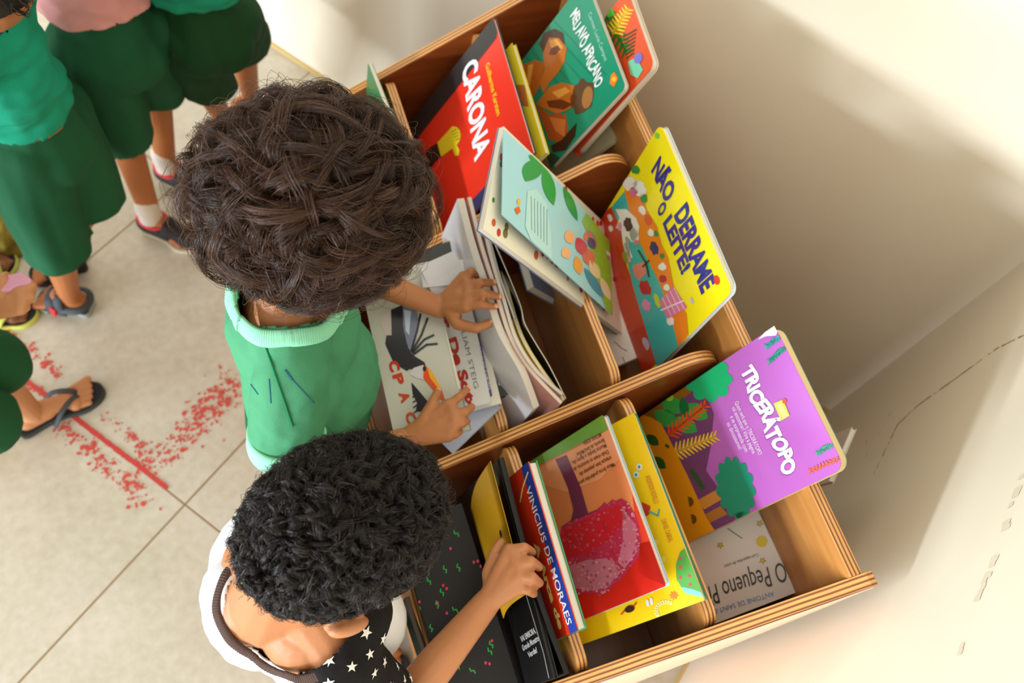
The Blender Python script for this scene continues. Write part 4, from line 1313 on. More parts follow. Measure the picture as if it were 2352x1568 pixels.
# ---- hair: locks of curled strands grown from a scalp ellipsoid
def strands_mesh(name, P, R, tone, mt, parent):
    """P: (S, n, 3) strand points, R: (n,) or (S, n) radii, tone: (S,)"""
    S, n, _ = P.shape
    T = np.gradient(P, axis=1); T /= np.linalg.norm(T, axis=2)[:, :, None] + 1e-9
    ref = np.random.default_rng(4).normal(size=(S, 1, 3))
    s = np.cross(T, ref); s /= np.linalg.norm(s, axis=2)[:, :, None] + 1e-9
    t = np.cross(T, s)
    R = np.broadcast_to(R, (S, n))[:, :, None]
    V = np.stack([P + R * (math.cos(a) * s + math.sin(a) * t) for a in (0, 2.094, 4.189)], 2)   # S,n,3,3
    V = V.reshape(-1, 3)
    base = (np.arange(S)[:, None, None] * n * 3 + np.arange(n - 1)[None, :, None] * 3)
    k = np.arange(3)[None, None, :]; l = (k + 1) % 3
    F = np.stack([base + k, base + l, base + l + 3, base + k + 3], 3).reshape(-1, 4)
    me = bpy.data.meshes.new(name)
    me.vertices.add(len(V)); me.vertices.foreach_set('co', V.astype(np.float32).reshape(-1))
    me.loops.add(F.size); me.loops.foreach_set('vertex_index', F.astype(np.int32).reshape(-1))
    me.polygons.add(len(F)); me.polygons.foreach_set('loop_start', np.arange(0, F.size, 4, dtype=np.int32))
    me.polygons.foreach_set('use_smooth', np.ones(len(F), dtype=bool))
    at = me.attributes.new('tone', 'FLOAT', 'POINT')
    at.data.foreach_set('value', np.repeat(tone, n * 3).astype(np.float32))
    me.update(calc_edges=True); me.validate()
    return put(add_obj(name, me, None, [mt]), parent)


def hair_mat(name, dark, light, rough=.34):
    m = bpy.data.materials.new(name); m.use_nodes = True
    nt = m.node_tree; N = nt.nodes; L = nt.links
    b = N['Principled BSDF']; b.inputs['Roughness'].default_value = rough; b.inputs['Specular IOR Level'].default_value = .45
    at = N.new('ShaderNodeAttribute'); at.attribute_name = 'tone'
    r = N.new('ShaderNodeValToRGB'); r.color_ramp.elements[0].color = srgb(dark); r.color_ramp.elements[1].color = srgb(light)
    L.new(at.outputs['Fac'], r.inputs[0]); L.new(r.outputs[0], b.inputs['Base Color'])
    return m


def grow_hair(center, rad, axes, allow, locks, per, length, curl_r, turns, height, clump, seed, npts=16, flow=None, rise=.35, jitter=.0006):
    g = np.random.default_rng(seed)
    A = np.array(axes)
    out = []; tones = []
    # fibonacci directions
    i = np.arange(locks * 3) + .5
    ph = np.arccos(1 - 2 * i / (locks * 3)); th = math.pi * (1 + 5 ** .5) * i
    D = np.stack([np.cos(th) * np.sin(ph), np.sin(th) * np.sin(ph), np.cos(ph)], 1)
    D = D[[bool(allow(d)) for d in D]]
    idx = g.permutation(len(D))[:locks]; D = D[idx]
    s = np.linspace(0, 1, npts)
    for d in D:
        d = d + g.normal(size=3) * .04; d /= np.linalg.norm(d)
        root_l = d * rad
        nl = d / np.array(rad); nl /= np.linalg.norm(nl)
        fl = flow(d) if flow is not None else g.normal(size=3)
        fl = fl + g.normal(size=3) * .55
        t1 = fl - nl * (fl @ nl); t1 /= np.linalg.norm(t1) + 1e-9
        t2 = np.cross(nl, t1)
        L = length * g.uniform(.65, 1.2); H = height * g.uniform(.75, 1.2); cr = curl_r * g.uniform(.6, 1.4)
        tn = turns * g.uniform(.6, 1.3) * (1 if g.random() < .5 else -1); p0 = g.uniform(0, 6.28)
        bend = g.uniform(-1.1, 1.1)
        # centre line: out of the scalp, then sweeping along the surface
        ang = bend * s
        along = L * (s ** 1.1)
        lift = H * (1 - (1 - s) ** 2.2) * (1 - rise * s ** 2)
        env = np.minimum(1, s * 3)
        ph_ = p0 + 6.283 * tn * s
        # stay over the ellipsoid: direction turns with arc length
        rm = float(np.mean(rad))
        q = root_l[None, :] / rm
        arcx = along / rm
        dirs = (nl[None, :] * np.cos(arcx)[:, None] + (t1[None, :] * np.cos(ang)[:, None] + t2[None, :] * np.sin(ang)[:, None]) * np.sin(arcx)[:, None])
        base = dirs * np.array(rad)[None, :]
        nn = dirs / np.array(rad)[None, :]; nn /= np.linalg.norm(nn, axis=1)[:, None]
        tt = t2[None, :] - nn * (nn @ t2)[:, None]; tt /= np.linalg.norm(tt, axis=1)[:, None] + 1e-9
        ta = np.cross(nn, tt)
        c = base + nn * (lift + cr * env * np.sin(ph_))[:, None] + tt * (cr * env * np.cos(ph_))[:, None]
        n_ = int(per * g.uniform(.7, 1.3))
        rr = clump * g.uniform(.7, 1.3) * np.sqrt(g.random(n_)); aa = g.uniform(0, 6.283, n_)
        taper = (1.0 - .75 * s ** 1.5)
        offs = rr[:, None] * np.cos(aa)[:, None] * taper[None, :]; off2 = rr[:, None] * np.sin(aa)[:, None] * taper[None, :] * .6
        lag = g.normal(size=n_) * .16
        # strands follow the lock, slightly ahead or behind in phase
        pc = ph_[None, :] + lag[:, None] * (1 + 2 * s[None, :])
        cc = base[None] + nn[None] * (lift[None, :] * g.uniform(.88, 1.1, n_)[:, None] + cr * env[None, :] * np.sin(pc) + off2)[:, :, None] \
            + tt[None] * (cr * env[None, :] * np.cos(pc) + offs)[:, :, None]
        cc = cc + g.normal(size=(n_, 1, 3)) * .0006 + np.cumsum(g.normal(size=cc.shape) * jitter, axis=1)
        out.append(cc)
        tones.append(np.clip(g.normal(g.uniform(.15, .6), .16, n_), 0, 1))
    P = np.concatenate(out); tone = np.concatenate(tones)
    P = P @ A + np.array(center)          # local (forward,left,up) rows to world
    return P, tone

SKIN = (178, 116, 74)


def V3(*a): return np.array(a, float)


def Wn(px, py, z): return np.array(W(px, py, z))


def head_prims(c, A, s=1.0, ears=True):
    f, l, u = A
    P = [ball(c, (.088 * s, .075 * s, .086 * s), A), ball(c + f * .03 * s - u * .045 * s, (.056 * s, .052 * s, .055 * s), A),
         capsule(c + f * .058 * s - u * .082 * s, .02 * s, c + f * .05 * s - u * .07 * s, .03 * s),
         capsule(c + f * .084 * s - u * .014 * s, .007 * s, c + f * .098 * s - u * .04 * s, .0105 * s),
         capsule(c + f * .08 * s + l * .014 * s - u * .064 * s, .0065 * s, c + f * .08 * s - l * .014 * s - u * .064 * s, .0065 * s)]
    for sg in (1, -1):
        P.append(ball(c + f * .058 * s + l * sg * .03 * s - u * .042 * s, (.022 * s,) * 3, A))
        P.append(capsule(c + f * .078 * s + l * sg * .014 * s + u * .004 * s, .008 * s, c + f * .068 * s + l * sg * .042 * s + u * .002 * s, .008 * s))
        if ears:
            e = c + l * sg * .078 * s - u * .022 * s - f * .004
            P.append(ball(e, (.016 * s, .0075 * s, .024 * s), A)); P.append(ball(e - u * .016 * s, (.011 * s, .006 * s, .012 * s), A))
    return P


def eyes(root, c, A, s=1.0):
    f, l, u = A
    for sg in (1, -1):
        p = c + f * .0745 * s + l * sg * .028 * s - u * .02 * s
        v, fc = ball(p, (.0105 * s,) * 3, A, 14, 10); v2, f2 = ball(p + f * .0035 * s, (.0078 * s,) * 3, A, 12, 8)
        V, F, MI = merge([(v, fc, 0), (v2, f2, 1)])
        put(add_obj('eye', mesh_from('eye', V, F, True, MI), None, [mat((235, 230, 225), .2), mat((40, 24, 16), .15)]), root)


def hand_prims(wrist, wr, knuckles, fingers, thumb, fr=.0057):
    P = []
    wrist = np.array(wrist)
    for k in knuckles: P.append(capsule(wrist, wr * .82, k, .0088))
    for a, b in zip(knuckles, knuckles[1:]): P.append(capsule(a, .0088, b, .0088))
    mid = sum(knuckles) / len(knuckles); P.append(capsule(wrist * .6 + mid * .4, .0125, wrist * .25 + mid * .75, .0115))
    for i, (k, fg) in enumerate(zip(knuckles, fingers)):
        r = fr * (.92, 1.03, 1.0, .88)[i % 4]
        pts = [k] + list(fg); rad = [r * 1.28] + [r * 1.12] * (len(fg) - 1) + [r * .92]
        P += chain(pts, rad, seg=12)
    P += chain([wrist * .8 + mid * .2] + list(thumb), [.0105, .0086, .0072, .0062][:len(thumb) + 1], seg=12)
    return P


def nails(root, tips, towards):
    for t, (d, up) in zip(tips, towards):
        d = np.array(d, float); d /= np.linalg.norm(d); up = np.array(up, float); up -= d * (up @ d); up /= np.linalg.norm(up); s = np.cross(d, up)
        A = np.array([d, s, up])
        v, f = ball(np.array(t) + up * .0036 + d * .0006, (.0042, .0037, .0018), A, 12, 8)
        o = put(add_obj('fingernail', mesh_from('fingernail', v, f, True), None, [mat((226, 168, 138), .3, coat=.2)]), root)


def foot_prims(heel, toe, s=1.0, z=.014):
    heel = np.array(heel, float); toe = np.array(toe, float); d = toe - heel; L = np.linalg.norm(d[:2]); d = np.array([d[0], d[1], 0]) / L
    n = np.array([-d[1], d[0], 0]); up = V3(0, 0, 1)
    h = heel + up * (z + .018)
    P = [capsule(h + d * .02, .02, h + d * .06, .019), capsule(h + d * .05 + up * .012, .019, h + d * L * .62 - up * .002, .0155),
         capsule(h + d * L * .62 + n * .014 - up * .006, .0135, h + d * L * .68 - n * .014 - up * .006, .0135)]
    for k, (o, l, r) in enumerate(((.018, .97, .0082), (.008, .95, .0066), (0, .93, .0062), (-.008, .9, .006), (-.016, .86, .0058))):
        P.append(capsule(h + d * L * .66 + n * o - up * .008, .0085, h + d * L * (l - .03) + n * o * 1.4 - up * .011, r, seg=10))
    return P, d, n, L


def sole(root, name, heel, toe, wd, z0, z1, mt, k=1.0):
    heel = np.array(heel, float); toe = np.array(toe, float); d = toe - heel; L = np.linalg.norm(d[:2]); d = np.array([d[0], d[1], 0]) / L; n = np.array([-d[1], d[0], 0])
    prof = [(0, 0), (.0, .5), (.08, .72), (.3, .62), (.5, .68), (.72, 1.0), (.9, .85), (1.0, .45), (1.02, 0)]
    pts = [(a, b) for a, b in prof] + [(a, -b) for a, b in reversed(prof[1:-1])]
    # smooth closed outline
    n0 = len(pts); Q = []
    for i in range(n0):
        p0, p1, p2, p3 = [np.array(pts[(i + j) % n0]) for j in (-1, 0, 1, 2)]
        for j in range(4):
            s = j / 4; Q.append(.5 * ((2 * p1) + (-p0 + p2) * s + (2 * p0 - 5 * p1 + 4 * p2 - p3) * s ** 2 + (-p0 + 3 * p1 - 3 * p2 + p3) * s ** 3))
    base = np.array([heel[0], heel[1], 0])
    o2 = [base + d * (a * L * 1.06 - .03 * L) + n * b * wd for a, b in Q]; m = len(o2)
    V = [p + UPZ * z1 for p in o2] + [p + UPZ * z0 for p in o2]
    F = [tuple(range(m)), tuple(reversed(range(m, 2 * m)))] + [(i, i + m, (i + 1) % m + m, (i + 1) % m) for i in range(m)]
    me = mesh_from(name, V, F)
    bm = bmesh.new(); bm.from_mesh(me); bmesh.ops.recalc_face_normals(bm, faces=bm.faces); bm.to_mesh(me); bm.free()
    o = add_obj(name, me, None, [mt]); put(o, root)
    md = o.modifiers.new('edge', 'BEVEL'); md.width = .002; md.segments = 2; md.limit_method = 'ANGLE'
    return o


def strap(name, pts, width, thick, mt, root):
    """flat band through points; widest axis stays across the path and level with the foot"""
    P = [np.array(p, float) for p in pts]; Q = []
    for i in range(len(P) - 1):
        p0 = P[max(0, i - 1)]; p1 = P[i]; p2 = P[i + 1]; p3 = P[min(len(P) - 1, i + 2)]
        for k in range(6):
            s = k / 6; Q.append(.5 * ((2 * p1) + (-p0 + p2) * s + (2 * p0 - 5 * p1 + 4 * p2 - p3) * s ** 2 + (-p0 + 3 * p1 - 3 * p2 + p3) * s ** 3))
    Q.append(P[-1]); Q = np.array(Q); c = Q.mean(0); c[2] = 0
    T = np.gradient(Q, axis=0); T /= np.linalg.norm(T, axis=1)[:, None] + 1e-9
    V = []; F = []
    for i, q in enumerate(Q):
        out = q - c; out -= T[i] * (out @ T[i]); out /= np.linalg.norm(out) + 1e-9
        b = np.cross(T[i], out)
        for (x, y) in ((-1, 0), (-.9, 1), (.9, 1), (1, 0), (.9, -.6), (-.9, -.6)):
            V.append(q + b * x * width / 2 + out * y * thick)
    for i in range(len(Q) - 1):
        for k in range(6):
            l = (k + 1) % 6; F.append((i * 6 + k, (i + 1) * 6 + k, (i + 1) * 6 + l, i * 6 + l))
    F.append(tuple(range(6))); F.append(tuple(reversed(range(len(V) - 6, len(V)))))
    me = mesh_from(name, V, F, True)
    bm = bmesh.new(); bm.from_mesh(me); bmesh.ops.recalc_face_normals(bm, faces=bm.faces); bm.to_mesh(me); bm.free()
    return put(add_obj(name, me, None, [mt]), root)


def plain_hair(root, c, A, s, mt, seed):
    P, tone = grow_hair(c, np.array([.086, .073, .084]) * s, A, lambda d: d[2] > -.15 - .1 * d[0] and not (d[0] > .45 and d[2] < .5), 260, 14, .03, .003, 1.0, .012, .005, seed, npts=6)
    cap = fuse('hair', [ball(c + A[2] * .006 * s - A[0] * .006 * s, (.090 * s, .080 * s, .088 * s), A)], .004, 2)
    cut_mesh(cap, lambda p: (p - c) @ A[2] < -.02 * s and True or ((p - c) @ A[0] > .045 * s and (p - c) @ A[2] < .035 * s))
    h = put(add_obj('hair', cap, None, [mat((28, 20, 16), .6)]), root)
    st = strands_mesh('hair_strand_locks', P, np.array([.0006, .0006, .0005, .0005, .0004, .0002]), tone, mt, None)
    put(st, h)
    return h


HAIR1 = hair_mat('brown_curls', (28, 19, 13), (98, 65, 46), .33)
HAIR2 = hair_mat('black_curls', (15, 12, 11), (58, 46, 40), .28)


# =================================================================== boy with the big brown curls
def boy_green():
    A = axes3((.90, -.10, -.62), (.3, 0, 1))
    hc = Wn(728, 474, .95)
    N = V3(.004, .480, .838)
    root = thing('person', 'child with a mass of brown curls and green shirt leafing through the middle bins', 'person', (-.02, .45, 0), 'children at the bookcase')
    sR, sL = V3(-.012, .392, .794), V3(.010, .568, .794)
    eR, wR = Wn(648, 1098, .635), Wn(926, 1008, .616)
    eL, wL = V3(.085, .575, .665), Wn(1010, 706, .640)
    prims = head_prims(hc, A, .92)
    prims += [capsule(hc - A[2] * .04 - A[0] * .02, .040, N, .038)]
    prims += [ball((-.002, .465, .735), (.058, .080, .085)), ball((0, .46, .62), (.06, .074, .08)), ball((-.015, .457, .53), (.062, .08, .06)),
              capsule(N, .036, sR, .026), capsule(N, .036, sL, .026)]
    prims += chain([sR, eR, wR], [.027, .0225, .0150]) + chain([sL, eL, wL], [.027, .0215, .0150])
    for sg, y in ((-1, .412), (1, .502)):
        hip = V3(-.02, .457 + sg * .042, .52); kn = V3(-.005, y, .27); an = V3(-.045, y, .06)
        prims += chain([hip, kn, an], [.05, .034, .021])
        fp, _, _, _ = foot_prims((an[0] - .025, y, 0), (an[0] + .115, y, 0)); prims += fp
    z1 = 0.0
    KL = [Wn(1066, 636, .668), Wn(1077, 655, .672), Wn(1077, 679, .672), Wn(1071, 704, .668)]
    FL = [[Wn(1082, 622, .680), Wn(1095, 634, .662)], [Wn(1103, 649, .683), Wn(1131, 649, .670)], [Wn(1110, 672, .686), Wn(1144, 681, .671)], [Wn(1106, 699, .680), Wn(1136, 704, .668)]]
    TL = [Wn(1050, 744, .650), Wn(1094, 754, .656), Wn(1126, 742, .658)]
    prims += hand_prims(wL, .0150, KL, FL, TL)
    KR = [Wn(1030, 930, .640), Wn(1043, 952, .642), Wn(1042, 977, .640), Wn(1030, 1000, .634)]
    FR = [[Wn(1056, 910, .645), Wn(1074, 893, .628)], [Wn(1068, 946, .644), Wn(1084, 934, .628)], [Wn(1060, 973, .642), Wn(1073, 967, .626)], [Wn(1046, 998, .634), Wn(1058, 990, .620)]]
    TR = [Wn(974, 962, .632), Wn(992, 928, .636), Wn(1005, 901, .628)]
    prims += hand_prims(wR, .0150, KR, FR, TR)
    me = fuse('body', prims, .0022, 5)
    body = put(add_obj('body', me, None, [skin_mat(SKIN)]), root)
    eyes(root, hc, A, .92)
    nails(root, [FL[1][1], FL[2][1], FL[3][1], TL[2], FR[0][1], TR[2]],
          [(FL[1][1] - FL[1][0], (-.1, -.1, 1)), (FL[2][1] - FL[2][0], (-.1, -.1, 1)), (FL[3][1] - FL[3][0], (-.1, -.1, 1)), (TL[2] - TL[1], (-.2, .3, 1)), (FR[0][1] - FR[0][0], (-.1, -.1, 1)), (TR[2] - TR[1], (0, 0, 1))])
    # shirt
    cR = sR + (eR - sR) * .50; cL = sL + (eL - sL) * .62
    aR = (eR - sR) / np.linalg.norm(eR - sR); aL = (eL - sL) / np.linalg.norm(eL - sL)
    sh = [ball((0.0, .476, .735), (.078, .098, .095)), ball((.008, .452, .63), (.088, .096, .13)), ball((.0, .455, .56), (.088, .10, .10)),
          capsule(N + V3(0, 0, -.012), .056, sR, .040), capsule(N + V3(0, 0, -.012), .056, sL, .040),
          capsule(sR, .041, cR + aR * .012, .043), capsule(sL, .040, cL + aL * .012, .042), ball((-.012, .385, .72), (.05, .035, .06))]
    fo = folds(15, .0045, 3.0, (1, 1, .35)); fo2 = folds(34, .0022, 9.0)
    def dsp(co, no):
        k = fo(co, no) + fo2(co, no)
        # sleeve gathers and the pull lines from shoulder down the flank
        q = (co[0] * 60 + co[2] * 22 + 2.2 * noise.noise(Vector(co) * 9))
        k += .0020 * math.sin(q) * max(0, min(1, (.74 - co[2]) * 8)) * max(0, min(1, (co[0] + .02) * 22))
        return k
    ms = fuse('shirt', sh, .0036, 10, .5, dsp)
    NR, NRZ = V3(.004, .480, .842), .003
    nrmN = axes3((1, 0, -.10), (.10, -.02, 1))
    cut_mesh(ms, lambda p: (p[2] < .512) or ((p - cR) @ aR > .018 and (p - cR) @ aR < .08 and np.linalg.norm((p - cR) - aR * ((p - cR) @ aR)) < .047 and p[1] < .385) or ((p - cL) @ aL > .018 and np.linalg.norm(p - cL) < .09 and p[1] > .52)
             or (np.hypot((p - NR) @ nrmN[0], (p - NR) @ nrmN[1]) < .0665 and (p - NR) @ nrmN[2] > -.045))
    so = put(add_obj('shirt', ms, None, [cloth_mat((78, 150, 108), .5, 1100)]), root)
    so['label'] = 'green knit school shirt'
    md = so.modifiers.new('cloth', 'SOLIDIFY'); md.thickness = .0016; md.offset = -1
    RB = cloth_mat((150, 226, 186), .3, 1400)
    bv = BVHTree.FromObject(so, bpy.context.evaluated_depsgraph_get()) if False else BVHTree.FromPolygons([v.co for v in ms.vertices], [tuple(p.vertices) for p in ms.polygons])
    # collar follows the neck opening: project a ring on the shirt
    pts = []
    for k in range(20):
        an = 6.283185 * k / 20
        p = NR + nrmN[0] * math.cos(an) * .066 + nrmN[1] * math.sin(an) * .069 + nrmN[2] * .0
        hit = bv.find_nearest(Vector(p) - Vector(nrmN[2]) * .012)
        q = np.array(hit[0]); pts.append(q * .8 + p * .2 + np.array(hit[1]) * .0045)
    cc = sum(pts) / len(pts)
    band_path('collar', pts, lambda p: np.array(bv.find_nearest(Vector(p))[1]) * .7 + (p - cc) / np.linalg.norm(p - cc) * .3 + nrmN[2] * .3, .020, .0032, RB, root, ribs=420)
    for c_, a_, r in ((cR, aR, .0425), (cL, aL, .041)):
        X_ = np.cross(a_, UPZ); X_ /= np.linalg.norm(X_); Y_ = np.cross(a_, X_)
        ring_band('cuff', c_ + a_ * .022, r, r, [X_, Y_, a_], .026, .005, RB, root, seg=240, ribs=90, wob=.03)
    # seam from collar to cuff
    spts = []
    for k in range(26):
        t = k / 25; p = Wn(603 + 72 * t, 772 + 215 * t, .86 - .17 * t)
        h = bv.ray_cast(Vector(CAM), (Vector(p) - Vector(CAM)).normalized())
        if h[0]: spts.append(np.array(h[0]) + np.array(h[1]) * .0006)
    if len(spts) > 4:
        strap('shoulder_seam', spts[::2], .0022, .0009, cloth_mat((36, 128, 84), .2, 900), root)
    # faint blue pen strokes on the sleeve
    for px0, px1, w_ in (((655, 848), (672, 872), .0022), ((672, 872), (722, 925), .0010), ((577, 882), (594, 905), .0012), ((618, 870), (622, 925), .0010)):
        pp = []
        for k in range(9):
            t = k / 8; p = Wn(px0[0] * (1 - t) + px1[0] * t, px0[1] * (1 - t) + px1[1] * t, .8)
            h = bv.ray_cast(Vector(CAM), (Vector(p) - Vector(CAM)).normalized())
            if h[0]: pp.append(np.array(h[0]) + np.array(h[1]) * .0003)
        if len(pp) > 3: strap('pen_mark', pp, w_ * 1.6, .0003, mat((40, 110, 120), .8), root)
    shrt = [ball((-.018, .457, .50), (.078, .095, .07))]
    for y in (.412, .502): shrt.append(capsule((-.018, y, .48), .062, (-.008, y, .30), .056))
    mh = fuse('shorts', shrt, .005, 6, .5, folds(18, .003, 5))
    cut_mesh(mh, lambda p: p[2] < .275)
    put(add_obj('shorts', mh, None, [cloth_mat((28, 92, 56))]), root)
    for y in (.412, .502):
        sole(root, 'shoe_sole', (-.075, y, 0), (.065, y, 0), .030, 0, .014, mat((225, 222, 215), .6))
        mu = fuse('shoe', [capsule((-.05, y, .04), .028, (.02, y, .034), .027), capsule((.02, y, .030), .026, (.048, y, .026), .020)], .004, 4)
        cut_mesh(mu, lambda p: p[2] < .012)
        put(add_obj('shoe', mu, None, [mat((40, 42, 46), .7)]), root)
    # hair
    rad = V3(.090, .069, .086)
    hcen = hc + A[2] * .004 - A[0] * .006
    flowc = V3(.0, .1, .99)
    def flow(d):
        r = d - flowc * .2; sw = np.cross(flowc, d)
        return r * 1.0 + sw * .8 + V3(0, 0, -.35)
    allow = lambda d: d[2] > -.72 and not (d[0] > .62 and d[2] < .10) and not (d[0] > .2 and d[2] < -.45)
    P, tone = grow_hair(hcen, rad, A, allow, 600, 60, .060, .0092, 1.25, .022, .0085, 12, npts=18, flow=flow, jitter=.0004)
    P2, t2 = grow_hair(hcen, rad * 1.02, A, allow, 320, 34, .072, .0125, 1.2, .026, .0060, 33, npts=18, flow=flow, jitter=.0003)
    P3, t3 = grow_hair(hcen, rad * 1.03, A, allow, 330, 2, .080, .014, 1.5, .033, .002, 77, npts=18, flow=flow, jitter=.0006)
    P = np.concatenate([P, P2, P3]); tone = np.concatenate([tone, np.clip(t2 + .12, 0, 1), np.clip(t3 + .25, 0, 1)])
    capm = fuse('hair', [ball(hcen + A[2] * .004, (.094, .073, .089), A)], .0045, 1, .5, folds(38, .006, 2))
    cut_mesh(capm, lambda p: ((p - hcen) @ A[2] < -.068) or ((p - hcen) @ A[0] > .06 and (p - hcen) @ A[2] < .012))
    h = put(add_obj('hair', capm, None, [mat((26, 17, 12), .7)]), root)
    h['label'] = 'thick brown loose curls'
    R = np.interp(np.linspace(0, 1, 18), [0, .2, .8, 1], [.00023, .00023, .00018, .00007])
    st = strands_mesh('curl', P, R, tone, HAIR1, None)
    put(st, h)
    return root


# =================================================================== boy with short black curls
def star_points(r, k=.42): return [((r if i % 2 == 0 else r * k) * math.cos(i * math.pi / 5), (r if i % 2 == 0 else r * k) * math.sin(i * math.pi / 5)) for i in range(10)]


def boy_white():
    A = axes3((.90, .20, -.42), (.3, .08, 1))
    hc = Wn(797, 1207, .868)
    N = V3(-.052, .168, .775)
    root = thing('person', 'child with short black curls and white shirt with starry black sleeves, reaching into bottom row', 'person', (-.05, .16, 0), 'children at the bookcase')
    sR, sL = V3(-.032, .098, .742), V3(-.058, .250, .728)
    eR, wR = Wn(905, 1645, .585), Wn(1118, 1384, .634)
    eL, wL = V3(-.06, .285, .62), V3(.0, .275, .52)
    prims = head_prims(hc, A, .88, ears=False)
    prims += [capsule(hc - A[2] * .045 - A[0] * .035, .044, N, .047), capsule(hc - A[2] * .03 - A[0] * .05, .035, V3(-.085, .165, .745), .045)]
    prims += [ball((-.052, .135, .735), (.052, .05, .045)), ball((-.085, .20, .735), (.045, .05, .05)), ball((-.06, .18, .67), (.066, .082, .10)), ball((-.052, .175, .56), (.062, .074, .09)), ball((-.055, .17, .47), (.062, .08, .06)),
              capsule(N, .042, sR, .028), capsule(N, .042, sL, .028), capsule((-.10, .172, .735), .045, (-.095, .18, .68), .06)]
    # right ear shows below the hair
    e = Wn(800, 1438, .842)
    prims += [ball(e, (.021, .009, .014), axes3((.85, .1, -.5), (.2, -.3, 1))), capsule(e + V3(-.014, .006, 0), .008, e + V3(.012, .012, .004), .007), ball(e + V3(-.004, .010, 0), (.016, .012, .014))]
    prims += chain([sR, eR], [.030, .026]) + chain([eR, eR * .55 + wR * .45, wR], [.0255, .0235, .0165]) + chain([sL, eL, wL], [.028, .023, .016])
    for sg in (-1, 1):
        y = .165 + sg * .045
        prims += chain([V3(-.055, y, .46), V3(-.045, y, .25), V3(-.06, y, .06)], [.05, .034, .022])
        fp, _, _, _ = foot_prims((-.09, y, 0), (.055, y, 0)); prims += fp
    K = [Wn(1170, 1264, .664), Wn(1192, 1290, .668), Wn(1196, 1320, .666), Wn(1190, 1348, .658)]
    Fg = [[Wn(1204, 1257, .672), Wn(1224, 1268, .652)], [Wn(1218, 1289, .676), Wn(1238, 1302, .655)], [Wn(1221, 1325, .673), Wn(1239, 1339, .652)], [Wn(1211, 1354, .662), Wn(1227, 1364, .645)]]
    T = [Wn(1122, 1316, .638), Wn(1136, 1270, .645), Wn(1150, 1246, .640)]
    prims += hand_prims(wR, .0165, K, Fg, T, .0062)
    Kl = [wL + V3(.04, .012 - .011 * k, .004) for k in range(4)]
    prims += hand_prims(wL, .0150, Kl, [[k + V3(.02, 0, .002), k + V3(.034, 0, -.014)] for k in Kl], [wL + V3(.02, -.02, -.004), wL + V3(.04, -.026, -.01)])
    me = fuse('body', prims, .0022, 5)
    put(add_obj('body', me, None, [skin_mat((184, 122, 80))]), root)
    eyes(root, hc, A, .88)
    # shirt
    F2 = V3(.94, .34, 0) / np.linalg.norm(V3(.94, .34, 0)); L2 = V3(-F2[1], F2[0], 0); A2 = np.array([F2, L2, UPZ])
    cR = sR + (eR - sR) * .68; cL = sL + (eL - sL) * .66
    aR = (eR - sR) / np.linalg.norm(eR - sR); aL = (eL - sL) / np.linalg.norm(eL - sL)
    sh = [ball((-.068, .185, .67), (.082, .108, .11), A2), ball((-.055, .178, .56), (.088, .104, .12), A2), ball((-.055, .17, .49), (.086, .1, .09), A2), ball((.0, .135, .60), (.052, .05, .09)),
          capsule(N + V3(-.01, 0, -.03), .062, sR + V3(0, 0, -.004), .040), capsule(N + V3(-.01, 0, -.03), .062, sL + V3(0, 0, -.004), .040), capsule((-.105, .18, .72), .056, (-.1, .18, .62), .07)]
    fo = folds(13, .0042, 31, (1, 1, .4)); fo2 = folds(30, .0022, 4)
    ms = fuse('shirt', sh, .0038, 9, .5, lambda c, n: fo(c, n) + fo2(c, n))
    # neck opening: wide tilted oval
    NO = V3(-.062, .152, .772)
    An = axes3((.93, .30, .28), (-.24, -.10, 1))
    opening = lambda p: (((p - NO) @ An[0]) / .064) ** 2 + (((p - NO) @ An[1]) / .066) ** 2 < 1 and (p - NO) @ An[2] > -.045
    cut_mesh(ms, lambda p: p[2] < .47 or opening(p))
    so = put(add_obj('shirt', ms, None, [cloth_mat((226, 226, 228), .4, 1000)]), root)
    so['label'] = 'white shirt body with dark brown neck trim'
    md = so.modifiers.new('cloth', 'SOLIDIFY'); md.thickness = .0016; md.offset = -1
    bv = BVHTree.FromPolygons([v.co for v in ms.vertices], [tuple(p.vertices) for p in ms.polygons])
    pts = []
    for k in range(22):
        an = 6.283185 * k / 22
        p = NO + An[0] * math.cos(an) * .0665 + An[1] * math.sin(an) * .0685
        h_ = bv.find_nearest(Vector(p - An[2] * .010)); q = np.array(h_[0]); pts.append(q * .7 + p * .3 + np.array(h_[1]) * .003)
    cc = sum(pts) / len(pts)
    band_path('neck_trim', pts, lambda p: np.array(bv.find_nearest(Vector(p))[1]) * .6 + ((p - cc) / np.linalg.norm(p - cc)) * .3 + An[2] * .5, .0115, .0028, cloth_mat((84, 66, 60), .3, 1300), root, ribs=380)
    # starry black sleeves (raglan): right one with its stars, left one only glimpsed
    STAR = mat((222, 220, 214), .8); BLK = cloth_mat((26, 24, 24), .4, 1000)
    for (s_, c_, a_, e_, sg) in ((sR, cR, aR, eR, -1), (sL, cL, aL, eL, 1)):
        slp = [capsule(N + V3(.02, .0, -.028 - (.02 if sg > 0 else 0)) + L2 * sg * .045, .046 if sg < 0 else .036, s_ + V3(0, 0, -.001), .0425), capsule(s_, .0425, c_ + a_ * .015, .041), capsule(N + L2 * sg * .05 + F2 * .03 + V3(0, 0, -.045), .038, s_ + F2 * .012, .036)]
        mm = fuse('sleeve', slp, .0034, 8, .5, folds(24, .003, 12 + sg))
        cut_mesh(mm, lambda p: ((p - c_) @ a_ > .014) or opening(p) or (p - N) @ L2 * sg < (.028 if sg < 0 else .066))
        sleeve = put(add_obj('sleeve', mm, None, [BLK]), root)
        sleeve['label'] = 'black sleeve printed with white stars'
        md = sleeve.modifiers.new('cloth', 'SOLIDIFY'); md.thickness = .0014; md.offset = -1
